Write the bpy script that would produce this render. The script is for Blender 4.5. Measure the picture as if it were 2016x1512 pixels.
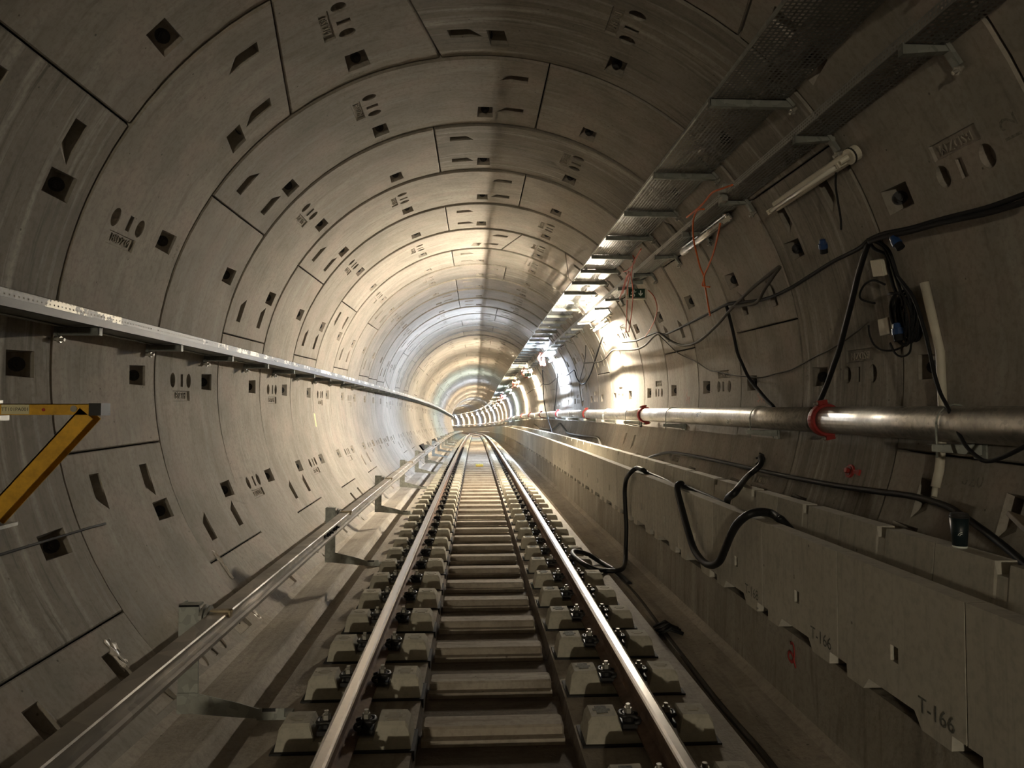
import bpy, math, random
from mathutils import Matrix, Vector

for _o in list(bpy.data.objects):
    bpy.data.objects.remove(_o, do_unlink=True)
COL = bpy.context.scene.collection
SC = bpy.context.scene
RNG = random.Random(7)
PI = math.pi

# ---------------------------------------------------------------- camera, world, exposure
# world frame: y runs down the tunnel, x to the right, z up, z = 0 at rail top, metres
FPX = 1388.0
EYE = (-0.102, 0.0, 1.452)
cam_d = bpy.data.cameras.new('camera')
cam_d.sensor_fit = 'HORIZONTAL'
cam_d.sensor_width = 36.0
cam_d.lens = FPX / 2016.0 * 36.0
cam_d.clip_start = 0.05
cam_d.clip_end = 800.0
cam = bpy.data.objects.new('camera', cam_d)
COL.objects.link(cam)
YAW = math.atan(72.6 / FPX)
PITCH = math.atan(44.8 / FPX * math.cos(YAW))
cam.location = EYE
cam.rotation_euler = (PI / 2 + PITCH, 0.0, -YAW)
SC.camera = cam

wd = bpy.data.worlds.new('world')
SC.world = wd
wd.use_nodes = True
wd.node_tree.nodes['Background'].inputs[0].default_value = (0.9, 0.85, 0.7, 1)
wd.node_tree.nodes['Background'].inputs[1].default_value = 0.0

vs = SC.view_settings
vs.view_transform = 'Standard'
vs.look = 'None'
vs.gamma = 1.0
vs.use_curve_mapping = False
vs.exposure = 3.2
SC.cycles.max_bounces = 5
SC.cycles.diffuse_bounces = 3
SC.cycles.glossy_bounces = 2
SC.cycles.transparent_max_bounces = 6
SC.cycles.caustics_reflective = False
SC.cycles.caustics_refractive = False
SC.cycles.adaptive_threshold = 0.035
SC.cycles.adaptive_min_samples = 16
SC.cycles.sample_clamp_indirect = 4.0
LAMP_POWER = 480.0          # radiance of a lit tube

WORK_POWER = 215.0         # radiance of the work light lens

# ---------------------------------------------------------------- tunnel alignment
TR, TZ = 2.886, 1.704      # lining inner radius, height of its axis above the rail
KV, SV = 0.00055, 58.0     # vertical curve
KH, SH = 0.0020, 75.0      # curve to the left
XL, XR = -0.736, 0.772     # rail centre lines


def path(s):
    x = -KH / 2 * max(0.0, s - SH) ** 2
    if s < 0:
        z = 0.0
    elif s < SV:
        z = -KV / 2 * s * s
    else:
        z = -KV / 2 * SV * SV - KV * SV * (s - SV)
    return x, z


def W(s, x, z):
    a, b = path(s)
    return (a + x, s, b + z)


def place(s, x=0.0, z=0.0):
    dx = -KH * max(0.0, s - SH)
    dz = 0.0 if s < 0 else -KV * min(s, SV)
    a, b = path(s)
    return (Matrix.Translation((a + x, s, b + z)) @ Matrix.Rotation(-math.atan(dx), 4, 'Z')
            @ Matrix.Rotation(math.atan(dz), 4, 'X'))


def pol(s, th, r):
    t = math.radians(th)
    return W(s, r * math.sin(t), TZ + r * math.cos(t))


# ---------------------------------------------------------------- mesh helper
class MB:
    def __init__(self):
        self.v, self.f, self.m, self.s = [], [], [], []

    def face(self, idx, mi=0, smooth=False):
        self.f.append(tuple(idx)); self.m.append(mi); self.s.append(smooth)

    def add(self, pts):
        i = len(self.v)
        self.v.extend([tuple(p) for p in pts])
        return list(range(i, i + len(pts)))

    def poly(self, pts, mi=0, smooth=False):
        self.face(self.add(pts), mi, smooth)

    def box(self, x0, x1, y0, y1, z0, z1, mi=0, M=None):
        p = [(x0, y0, z0), (x1, y0, z0), (x1, y1, z0), (x0, y1, z0), (x0, y0, z1), (x1, y0, z1), (x1, y1, z1), (x0, y1, z1)]
        if M is not None:
            p = [tuple(M @ Vector(q)) for q in p]
        i = self.add(p)
        for q in ((0, 3, 2, 1), (4, 5, 6, 7), (0, 1, 5, 4), (1, 2, 6, 5), (2, 3, 7, 6), (3, 0, 4, 7)):
            self.face([i[k] for k in q], mi)

    def bbox(self, x0, x1, y0, y1, z0, z1, b, mi=0, M=None):
        # box with chamfered edges on all sides
        lv = [(z0, b), (z0 + b, 0.0), (z1 - b, 0.0), (z1, b)]
        loops = []
        for z, e in lv:
            q = [(x0 + e + b, y0 + e), (x1 - e - b, y0 + e), (x1 - e, y0 + e + b), (x1 - e, y1 - e - b),
                 (x1 - e - b, y1 - e), (x0 + e + b, y1 - e), (x0 + e, y1 - e - b), (x0 + e, y0 + e + b)]
            p = [(a, c, z) for a, c in q]
            if M is not None:
                p = [tuple(M @ Vector(t)) for t in p]
            loops.append(self.add(p))
        for a, c in zip(loops, loops[1:]):
            for k in range(8):
                self.face((a[k], a[(k + 1) % 8], c[(k + 1) % 8], c[k]), mi)
        self.face(list(reversed(loops[0])), mi)
        self.face(loops[-1], mi)

    def tube(self, pts, r, n=8, mi=0, cap=True, smooth=True):
        pts = [Vector(p) for p in pts]
        T = []
        for i in range(len(pts)):
            a = pts[max(0, i - 1)]; b = pts[min(len(pts) - 1, i + 1)]
            d = (b - a)
            T.append(d.normalized() if d.length > 1e-9 else Vector((0, 1, 0)))
        up = Vector((0, 0, 1)) if abs(T[0].z) < 0.9 else Vector((1, 0, 0))
        N = (up - T[0] * up.dot(T[0])).normalized()
        loops = []
        for i, p in enumerate(pts):
            N = N - T[i] * N.dot(T[i])
            N = N.normalized() if N.length > 1e-6 else Vector((1, 0, 0))
            B = T[i].cross(N)
            rr = r[i] if isinstance(r, (list, tuple)) else r
            loops.append(self.add([tuple(p + (N * math.cos(2 * PI * k / n) + B * math.sin(2 * PI * k / n)) * rr) for k in range(n)]))
        for a, c in zip(loops, loops[1:]):
            for k in range(n):
                self.face((a[k], a[(k + 1) % n], c[(k + 1) % n], c[k]), mi, smooth)
        if cap:
            self.face(list(reversed(loops[0])), mi)
            self.face(loops[-1], mi)

    def extrude(self, prof, y0, y1, axis='y', mi=0, closed=True):
        # prof: (a, b) points; axis y -> (a, y, b); axis x -> (x, a, b); axis z -> (a, b, z)
        def P(q, t):
            return (q[0], t, q[1]) if axis == 'y' else ((t, q[0], q[1]) if axis == 'x' else (q[0], q[1], t))
        a = self.add([P(q, y0) for q in prof]); c = self.add([P(q, y1) for q in prof])
        n = len(prof)
        for k in range(n if closed else n - 1):
            self.face((a[k], a[(k + 1) % n], c[(k + 1) % n], c[k]), mi)
        if closed:
            self.face(list(reversed(a)), mi); self.face(c, mi)

    def mesh(self, name, mats):
        me = bpy.data.meshes.new(name)
        me.from_pydata(self.v, [], self.f)
        for mt in (mats if isinstance(mats, (list, tuple)) else [mats]):
            me.materials.append(mt)
        me.polygons.foreach_set('material_index', self.m)
        me.polygons.foreach_set('use_smooth', self.s)
        me.update()
        return me


def obj(name, me, parent=None, M=None):
    o = bpy.data.objects.new(name, me)
    COL.objects.link(o)
    if parent is not None:
        o.parent = parent
    if M is not None:
        o.matrix_local = M
    return o


def tag(o, label=None, cat=None, group=None, kind=None):
    if label: o['label'] = label
    if cat: o['category'] = cat
    if group: o['group'] = group
    if kind: o['kind'] = kind
    return o


def thing(name, label, cat, M, group=None):
    o = bpy.data.objects.new(name, None)
    COL.objects.link(o)
    o.empty_display_size = 0.1
    o.matrix_world = M if isinstance(M, Matrix) else Matrix.Translation(M)
    return tag(o, label, cat, group)


def smooth_pts(pts, sub=6):
    P = [Vector(p) for p in pts]
    out = []
    for i in range(len(P) - 1):
        p0 = P[max(0, i - 1)]; p1 = P[i]; p2 = P[i + 1]; p3 = P[min(len(P) - 1, i + 2)]
        for k in range(sub):
            t = k / sub
            out.append(0.5 * ((2 * p1) + (p2 - p0) * t + (2 * p0 - 5 * p1 + 4 * p2 - p3) * t * t + (3 * p1 - p0 - 3 * p2 + p3) * t ** 3))
    out.append(P[-1])
    return out


def text_mesh(txt, size, mat, ext=0.0):
    cu = bpy.data.curves.new('text', 'FONT')
    cu.body = txt; cu.size = size; cu.extrude = ext; cu.align_x = 'CENTER'; cu.align_y = 'CENTER'
    cu.resolution_u = 2
    o = bpy.data.objects.new('text', cu)
    COL.objects.link(o)
    dg = bpy.context.evaluated_depsgraph_get()
    me = bpy.data.meshes.new_from_object(o.evaluated_get(dg))
    bpy.data.objects.remove(o); bpy.data.curves.remove(cu)
    me.materials.clear(); me.materials.append(mat)
    return me


# ---------------------------------------------------------------- materials
class NT:
    def __init__(self, name):
        self.mat = bpy.data.materials.new(name)
        self.mat.use_nodes = True
        self.t = self.mat.node_tree
        self.b = self.t.nodes['Principled BSDF']
        self.out = self.t.nodes['Material Output']

    def n(self, typ, **kw):
        nd = self.t.nodes.new(typ)
        for k, v in kw.items():
            setattr(nd, k, v)
        return nd

    def l(self, a, b):
        self.t.links.new(a, b)

    def coord(self, scale=(1, 1, 1), kind='Object', rnd=False):
        tc = self.n('ShaderNodeTexCoord')
        mp = self.n('ShaderNodeMapping')
        mp.inputs['Scale'].default_value = scale
        src = tc.outputs[kind]
        if rnd:
            oi = self.n('ShaderNodeObjectInfo')
            ad = self.n('ShaderNodeVectorMath', operation='MULTIPLY_ADD')
            ad.inputs[1].default_value = (37.0, 21.0, 53.0)
            self.l(oi.outputs['Random'], ad.inputs[0])
            self.l(src, ad.inputs[2])
            src = ad.outputs[0]
        self.l(src, mp.inputs['Vector'])
        return mp.outputs[0]

    def noise(self, vec, scale, detail=4.0, rough=0.6, dist=0.0):
        nz = self.n('ShaderNodeTexNoise')
        nz.inputs['Scale'].default_value = scale
        nz.inputs['Detail'].default_value = detail
        nz.inputs['Roughness'].default_value = rough
        nz.inputs['Distortion'].default_value = dist
        self.l(vec, nz.inputs['Vector'])
        return nz.outputs['Fac']

    def ramp(self, fac, stops):
        r = self.n('ShaderNodeValToRGB')
        el = r.color_ramp.elements
        while len(el) < len(stops):
            el.new(0.5)
        for e, (p, c) in zip(el, stops):
            e.position = p
            e.color = (c[0], c[1], c[2], 1) if isinstance(c, (tuple, list)) else (c, c, c, 1)
        self.l(fac, r.inputs[0])
        return r.outputs[0]

    def mix(self, fac, a, b, mode='MIX'):
        m = self.n('ShaderNodeMix', data_type='RGBA', blend_type=mode)
        for sock, v in ((m.inputs[0], fac), (m.inputs[6], a), (m.inputs[7], b)):
            if isinstance(v, (int, float)):
                sock.default_value = v
            elif isinstance(v, (tuple, list)):
                sock.default_value = (v[0], v[1], v[2], 1)
            else:
                self.l(v, sock)
        return m.outputs[2]

    def bump(self, h, strength, dist=0.02):
        bp = self.n('ShaderNodeBump')
        bp.inputs['Strength'].default_value = strength
        bp.inputs['Distance'].default_value = dist
        self.l(h, bp.inputs['Height'])
        self.l(bp.outputs[0], self.b.inputs['Normal'])

    def setup(self, rough=0.8, metal=0.0, spec=0.3):
        self.b.inputs['Roughness'].default_value = rough
        self.b.inputs['Metallic'].default_value = metal
        self.b.inputs['Specular IOR Level'].default_value = spec
        return self


def concrete(name, base, dark, light, streak=(1.1, 13.0, 1.1), streak_amt=0.8, rough=0.82, rnd=True, bump=0.25, tint=None):
    k = NT(name).setup(rough, 0.0, 0.25)
    co = k.coord(rnd=rnd)
    cs = k.coord(streak, rnd=rnd)
    n1 = k.noise(co, 1.3, 3.0, 0.62)
    n2 = k.noise(cs, 1.0, 3.0, 0.65, 0.25)
    n3 = k.noise(co, 26.0, 2.0, 0.7)
    c = k.mix(k.ramp(n1, [(0.32, 0.0), (0.70, 1.0)]), dark, base)
    c = k.mix(k.ramp(n2, [(0.52, 0.0), (0.72, streak_amt)]), c, light)
    c = k.mix(k.ramp(k.noise(cs, 2.3, 3.0, 0.65, 0.4), [(0.53, 0.0), (0.72, streak_amt)]), c, [d * 0.62 for d in dark])
    if tint:
        c = k.mix(k.ramp(k.noise(co, 2.6, 2.0, 0.5), [(0.48, 0.0), (0.68, 0.55)]), c, tint)
    c = k.mix(k.ramp(n3, [(0.30, 0.35), (0.55, 0.0)]), c, [d * 0.55 for d in dark])
    # pinholes
    vo = k.n('ShaderNodeTexVoronoi')
    vo.inputs['Scale'].default_value = 6.5
    k.l(co, vo.inputs['Vector'])
    c = k.mix(k.ramp(vo.outputs['Distance'], [(0.035, 0.75), (0.06, 0.0)]), c, [d * 0.25 for d in dark])
    oi = k.n('ShaderNodeObjectInfo')
    mr = k.n('ShaderNodeMapRange')
    mr.inputs[3].default_value = 0.88; mr.inputs[4].default_value = 1.08
    k.l(oi.outputs['Random'], mr.inputs[0])
    hs = k.n('ShaderNodeHueSaturation')
    k.l(mr.outputs[0], hs.inputs['Value'])
    k.l(c, hs.inputs['Color'])
    k.l(hs.outputs[0], k.b.inputs['Base Color'])
    if bump:
        k.bump(n3, bump, 0.012)
    return k.mat


def plain(name, col, rough=0.6, metal=0.0, spec=0.4, var=0.15, scale=9.0, bump=0.0):
    k = NT(name).setup(rough, metal, spec)
    nz = k.noise(k.coord(), scale, 5.0, 0.65)
    c = k.mix(k.ramp(nz, [(0.3, 0.0), (0.7, 1.0)]), [x * (1 - var) for x in col], [min(1, x * (1 + var)) for x in col])
    k.l(c, k.b.inputs['Base Color'])
    if bump:
        k.bump(nz, bump, 0.004)
    return k.mat


def galv(name, col=(0.46, 0.47, 0.45), rough=0.42, metal=0.75, scale=22.0):
    k = NT(name).setup(rough, metal, 0.5)
    co = k.coord()
    vo = k.n('ShaderNodeTexVoronoi')
    vo.inputs['Scale'].default_value = scale
    k.l(co, vo.inputs['Vector'])
    nz = k.noise(co, 3.0, 5.0, 0.6)
    c = k.mix(k.ramp(vo.outputs['Color'], [(0.2, 0.72), (0.8, 1.0)]), (0, 0, 0), col)
    c = k.mix(k.ramp(nz, [(0.48, 0.0), (0.72, 0.5)]), c, [x * 0.6 for x in (0.42, 0.39, 0.33)])
    k.l(c, k.b.inputs['Base Color'])
    k.l(k.ramp(nz, [(0.3, rough - 0.08), (0.7, rough + 0.22)]), k.b.inputs['Roughness'])
    return k.mat


def perforated(name, col, pitch=(0.033, 0.033), hole=0.32, splash=0.0, metal=0.7, rough=0.4):
    # sheet steel with a grid of real openings (transparent where punched), in object x/y/z
    k = NT(name).setup(rough, metal, 0.5)
    co = k.coord()
    sp = k.n('ShaderNodeSeparateXYZ'); k.l(co, sp.inputs[0])
    ad = k.n('ShaderNodeMath', operation='ADD'); k.l(sp.outputs[0], ad.inputs[0]); k.l(sp.outputs[2], ad.inputs[1])

    def cell(sock, p):
        d = k.n('ShaderNodeMath', operation='DIVIDE'); k.l(sock, d.inputs[0]); d.inputs[1].default_value = p
        f = k.n('ShaderNodeMath', operation='FRACT'); k.l(d.outputs[0], f.inputs[0])
        s = k.n('ShaderNodeMath', operation='SUBTRACT'); k.l(f.outputs[0], s.inputs[0]); s.inputs[1].default_value = 0.5
        a = k.n('ShaderNodeMath', operation='ABSOLUTE'); k.l(s.outputs[0], a.inputs[0])
        q = k.n('ShaderNodeMath', operation='LESS_THAN'); k.l(a.outputs[0], q.inputs[0]); q.inputs[1].default_value = hole
        return q.outputs[0]
    mu = k.n('ShaderNodeMath', operation='MULTIPLY')
    k.l(cell(ad.outputs[0], pitch[0]), mu.inputs[0]); k.l(cell(sp.outputs[1], pitch[1]), mu.inputs[1])
    nz = k.noise(co, 5.0, 5.0, 0.65)
    c = k.mix(k.ramp(nz, [(0.3, 0.0), (0.7, 1.0)]), [x * 0.7 for x in col], col)
    if splash:
        c = k.mix(k.ramp(k.noise(co, 3.2, 6.0, 0.75), [(0.53, 0.0), (0.555, splash)]), c, (0.74, 0.70, 0.60))
    k.l(c, k.b.inputs['Base Color'])
    tr = k.n('ShaderNodeBsdfTransparent')
    ms = k.n('ShaderNodeMixShader')
    k.l(mu.outputs[0], ms.inputs[0]); k.l(k.b.outputs[0], ms.inputs[1]); k.l(tr.outputs[0], ms.inputs[2])
    k.l(ms.outputs[0], k.out.inputs['Surface'])
    return k.mat


def emit(name, col, power):
    k = NT(name).setup(0.5)
    k.b.inputs['Base Color'].default_value = (0.9, 0.9, 0.9, 1)
    k.b.inputs['Emission Color'].default_value = (*col, 1)
    k.b.inputs['Emission Strength'].default_value = power
    return k.mat


M_LIN = concrete('lining_concrete', (0.385, 0.352, 0.306), (0.275, 0.252, 0.215), (0.465, 0.442, 0.40), streak=(0.9, 6.0, 0.9), streak_amt=0.5, bump=0, tint=(0.385, 0.318, 0.278))
M_STAIN = concrete('stained_lining_concrete', (0.33, 0.30, 0.26), (0.225, 0.205, 0.172), (0.54, 0.51, 0.455), streak=(0.55, 9.0, 0.55), streak_amt=0.85, bump=0)
M_LABEL = plain('label_concrete', (0.30, 0.27, 0.225), 0.85)
M_SLAB = concrete('slab_concrete', (0.44, 0.40, 0.34), (0.30, 0.265, 0.22), (0.52, 0.48, 0.42), streak=(6, 0.5, 6), streak_amt=0.55, rnd=False, tint=(0.41, 0.36, 0.30), bump=0.4)
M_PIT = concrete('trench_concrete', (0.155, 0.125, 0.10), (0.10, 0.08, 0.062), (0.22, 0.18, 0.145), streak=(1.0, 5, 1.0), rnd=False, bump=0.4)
M_RIB = concrete('rib_concrete', (0.47, 0.42, 0.35), (0.33, 0.28, 0.225), (0.58, 0.53, 0.45), streak=(1, 9, 1), bump=0)
M_BASE = concrete('walkway_base_concrete', (0.40, 0.37, 0.315), (0.29, 0.26, 0.21), (0.50, 0.47, 0.42), streak=(1.0, 5.0, 0.7), rnd=False, bump=0.4)
M_PRE = concrete('precast_concrete', (0.60, 0.57, 0.49), (0.52, 0.49, 0.42), (0.64, 0.61, 0.55), streak=(2, 9, 1.0), streak_amt=0.5, bump=0)
M_BLOCK = concrete('block_concrete', (0.54, 0.51, 0.42), (0.46, 0.43, 0.35), (0.60, 0.57, 0.49), streak=(3, 3, 3), streak_amt=0.3, bump=0)
M_RUB = plain('black_rubber', (0.025, 0.024, 0.023), 0.75)
M_CLIP = plain('clip_steel', (0.035, 0.033, 0.032), 0.5, 0.4)
M_BOLT = galv('bolt_steel', (0.42, 0.40, 0.35), 0.45, 0.6)
M_DBOLT = plain('dark_bolt', (0.045, 0.045, 0.048), 0.55, 0.5)
M_RUST = plain('rusty_rail_side', (0.155, 0.098, 0.066), 0.72, 0.2, 0.3, 0.35, 14.0, 0.15)
M_HEAD = plain('polished_rail_head', (0.60, 0.575, 0.56), 0.26, 1.0, 0.5, 0.08, 30.0)
M_GALV = galv('galvanised_steel')
M_GALV2 = galv('weathered_galvanised', (0.40, 0.42, 0.38), 0.5, 0.55, 30.0)
M_PIPE = galv('pipe_zinc', (0.50, 0.48, 0.44), 0.34, 0.85, 40.0)
M_ALU = galv('aluminium_rail', (0.48, 0.445, 0.395), 0.42, 0.6, 6.0)
M_PERF = perforated('perforated_tray', (0.20, 0.20, 0.19), hole=0.29, metal=0.5)
M_PERF2 = perforated('perforated_tray_edge', (0.42, 0.42, 0.40), (0.022, 0.028), 0.26)
M_PERF3 = perforated('splashed_tray_edge', (0.10, 0.10, 0.095), (0.03, 0.04), 0.16, 0.9, 0.3, 0.5)
M_DARKST = galv('dark_bracket_steel', (0.20, 0.21, 0.195), 0.5, 0.6)
M_BRK = galv('bracket_zinc', (0.44, 0.46, 0.42), 0.5, 0.35)
M_BRKD = galv('dull_bracket_zinc', (0.27, 0.28, 0.255), 0.55, 0.4)
M_RED = plain('red_coupling', (0.34, 0.035, 0.03), 0.5)
M_REDP = plain('red_paint', (0.42, 0.05, 0.045), 0.8, var=0.4, scale=60)
M_PINKP = plain('faded_red_paint', (0.46, 0.27, 0.23), 0.85, var=0.3, scale=60)
M_YEL = plain('yellow_paint', (0.66, 0.36, 0.025), 0.5, 0.0, 0.4, 0.25, 12.0)
M_YLAB = plain('label_cream', (0.66, 0.60, 0.36), 0.6)
M_YST = plain('yellow_sticker', (0.78, 0.72, 0.22), 0.5, var=0.3, scale=40)
M_INK = plain('dark_ink', (0.05, 0.05, 0.05), 0.8)
M_STEN = plain('stencil_paint', (0.15, 0.15, 0.13), 0.85, var=0.6, scale=40)
M_FAINT = plain('faded_stencil', (0.19, 0.175, 0.15), 0.85, var=0.4, scale=70)
M_CAB = plain('black_cable', (0.014, 0.014, 0.015), 0.7, 0.0, 0.2)
M_CABG = plain('dusty_grey_cable', (0.075, 0.068, 0.058), 0.75, 0.0, 0.2)
M_HOSE = plain('black_hose', (0.012, 0.012, 0.012), 0.5, 0.0, 0.3)
M_ORG = plain('orange_cable', (0.62, 0.13, 0.03), 0.5)
M_REDC = plain('red_cable', (0.40, 0.085, 0.05), 0.5)
M_BLUE = plain('blue_plug', (0.02, 0.055, 0.16), 0.4)
M_WHITE = plain('white_plastic', (0.62, 0.58, 0.48), 0.5, var=0.08)
M_TUBEOFF = plain('unlit_tube_glass', (0.78, 0.75, 0.66), 0.15, 0.0, 0.6, 0.03)
M_REFL = galv('lamp_reflector', (0.72, 0.70, 0.66), 0.22, 0.9, 3.0)
M_GREEN = plain('sign_green', (0.012, 0.05, 0.03), 0.4)
M_SWHITE = plain('sign_white', (0.80, 0.84, 0.78), 0.5, var=0.03)
M_CUP = plain('cup_dark', (0.012, 0.022, 0.026), 0.4)
M_CRUST = plain('white_crust', (0.80, 0.74, 0.68), 0.35, 0.0, 0.6, 0.2, 30.0, 0.8)
M_GREY = plain('grey_clamp', (0.33, 0.33, 0.30), 0.5, 0.3)

# ---------------------------------------------------------------- the setting: floor
prof = [(-2.20, -0.20), (-2.00, -0.38), (-1.90, -0.43), (-1.62, -0.40)]
for k in range(9):
    a = PI - PI * k / 8
    prof.append((-1.435 + 0.135 * math.cos(a), -0.385 - 0.10 * math.sin(a)))
prof += [(-1.285, -0.36), (-1.255, -0.225), (-1.24, -0.21), (-0.405, -0.21), (-0.39, -0.285), (0.40, -0.285), (0.415, -0.21),
         (1.235, -0.21), (1.245, -0.30), (1.305, -0.30), (1.315, -0.255), (1.47, -0.25), (1.60, -0.225), (1.68, -0.15)]
SEC = [-30 + 2.0 * i for i in range(16)] + [2 + 1.5 * i for i in range(40)] + [64 + 1.5 * i for i in range(96)]
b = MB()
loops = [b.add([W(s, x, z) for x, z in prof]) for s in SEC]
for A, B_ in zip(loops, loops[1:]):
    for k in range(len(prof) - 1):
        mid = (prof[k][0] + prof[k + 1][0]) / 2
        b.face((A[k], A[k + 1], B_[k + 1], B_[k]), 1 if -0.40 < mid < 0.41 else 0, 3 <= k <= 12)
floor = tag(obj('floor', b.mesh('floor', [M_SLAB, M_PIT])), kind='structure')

SL0, SLP = 3.588, 0.606                       # first sleeper block, pitch
rib = MB()
rib.bbox(-0.375, 0.365, -0.055, 0.085, -0.30, -0.205, 0.010)
rib.box(-0.375, 0.365, -0.105, -0.055, -0.30, -0.252)
rib_me = rib.mesh('concrete_rib', M_RIB)
for i in range(-5, 115):
    s = SL0 + 0.19 + SLP * i
    obj('concrete_rib', rib_me, floor, place(s))

# walkway base: cast wall and trough, swept along the alignment
prof = [(1.645, -0.30), (1.655, 0.20), (2.32, 0.20), (2.32, 0.42), (2.80, 0.42)]
b = MB()
loops = [b.add([W(s, x, z) for x, z in prof]) for s in SEC]
for A, B_ in zip(loops, loops[1:]):
    for k in range(len(prof) - 1):
        b.face((A[k], A[k + 1], B_[k + 1], B_[k]))
base_wall = tag(obj('wall_walkway', b.mesh('wall_walkway', M_BASE)), kind='structure')
# sprayed red loop on the cast wall
b = MB()
loop = [(0.0, 0.055), (0.03, 0.06), (0.045, 0.02), (0.03, -0.03), (0.0, -0.045), (-0.03, -0.03), (-0.02, 0.0), (0.02, 0.0), (0.05, -0.045), (0.06, -0.06)]
b.tube([(0, -p[0], p[1]) for p in smooth_pts([(q[0], q[1], 0) for q in loop], 3)], 0.009, 5)
obj('paint_mark', b.mesh('paint_mark', M_REDP), base_wall, Matrix.Translation(W(3.87, 1.648, 0.09)) @ Matrix.Diagonal((0.25, 1, 1, 1)))

# ---------------------------------------------------------------- the setting: segmental lining
RL = 1.5
U0 = TR


def bridge(mb, outer, inner, fmap, smooth=True):
    # triangles between a rectangular boundary loop and a polygon inside it, both (u, v) counter-clockwise
    cu = sum(p[0] for p in inner) / len(inner); cv = sum(p[1] for p in inner) / len(inner)

    def ang(p): return math.atan2(p[1] - cv, p[0] - cu) % (2 * PI)
    O = sorted(outer, key=ang); I = sorted(inner, key=ang)
    io = mb.add([fmap(*p) for p in O]); ii = mb.add([fmap(*p) for p in I])
    ao = [ang(p) for p in O]; ai = [ang(p) for p in I]
    no, ni = len(O), len(I)
    o = i = 0
    while o < no or i < ni:
        no_next = ao[(o + 1) % no] + (2 * PI if o + 1 >= no else 0)
        ni_next = ai[(i + 1) % ni] + (2 * PI if i + 1 >= ni else 0)
        if i >= ni or (o < no and no_next <= ni_next):
            mb.face((io[o % no], io[(o + 1) % no], ii[i % ni]), 0, smooth); o += 1
        else:
            mb.face((io[o % no], ii[(i + 1) % ni], ii[i % ni]), 0, smooth); i += 1
    return I


def seg_features(half, pos, ends):
    F = []
    for u in pos:                                            # ring bolt pockets
        F.append(dict(cell=(u - 0.10, u + 0.10, 1.03, 1.35),
                      top=[(u - 0.078, 1.055), (u + 0.078, 1.055), (u + 0.085, 1.325), (u - 0.085, 1.325)],
                      bot=[(u - 0.06, 1.075, 0.13), (u + 0.06, 1.075, 0.13), (u + 0.06, 1.20, 0.135), (u - 0.06, 1.20, 0.135)]))
    for vc in (0.375, 0.735):                                # erector cones
        top = [(0.07 * math.cos(2 * PI * k / 20), vc + 0.055 * math.sin(2 * PI * k / 20)) for k in range(20)]
        bot = [(0.055 * math.cos(2 * PI * k / 20), vc + 0.042 * math.sin(2 * PI * k / 20), 0.06) for k in range(20)]
        F.append(dict(cell=(-0.085, 0.085, vc - 0.07, vc + 0.07), top=top, bot=bot))
    F.append(dict(cell=(-0.085, 0.085, 0.525, 0.62), top=[(-0.06, 0.548), (0.06, 0.548), (0.06, 0.602), (-0.06, 0.602)],
                  bot=[(-0.055, 0.555, 0.012), (0.055, 0.555, 0.012), (0.055, 0.598, 0.022), (-0.055, 0.598, 0.022)]))
    F.append(dict(cell=(-0.205, -0.09, 0.355, 0.765), top=[(-0.195, 0.37), (-0.098, 0.37), (-0.098, 0.75), (-0.195, 0.75)],
                  bot=[(-0.19, 0.378, 0.012), (-0.103, 0.378, 0.012), (-0.103, 0.742, 0.016), (-0.19, 0.742, 0.016)]))
    for e in ends:                                           # cross-joint bolt pockets
        for v0 in (0.30, 1.035):
            q = [(0.165, v0), (0.165, v0 + 0.13), (0.44, v0 + 0.13), (0.36, v0)]
            qb = [(0.185, v0 + 0.015, 0.12), (0.185, v0 + 0.115, 0.12), (0.37, v0 + 0.118, 0.035), (0.31, v0 + 0.012, 0.035)]
            top = [(e * (half - d), v) for d, v in q]; bot = [(e * (half - d), v, dp) for d, v, dp in qb]
            us = sorted((e * (half - 0.15), e * (half - 0.455)))
            F.append(dict(cell=(us[0], us[1], v0 - 0.015, v0 + 0.145), top=top, bot=bot))
    return F


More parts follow.
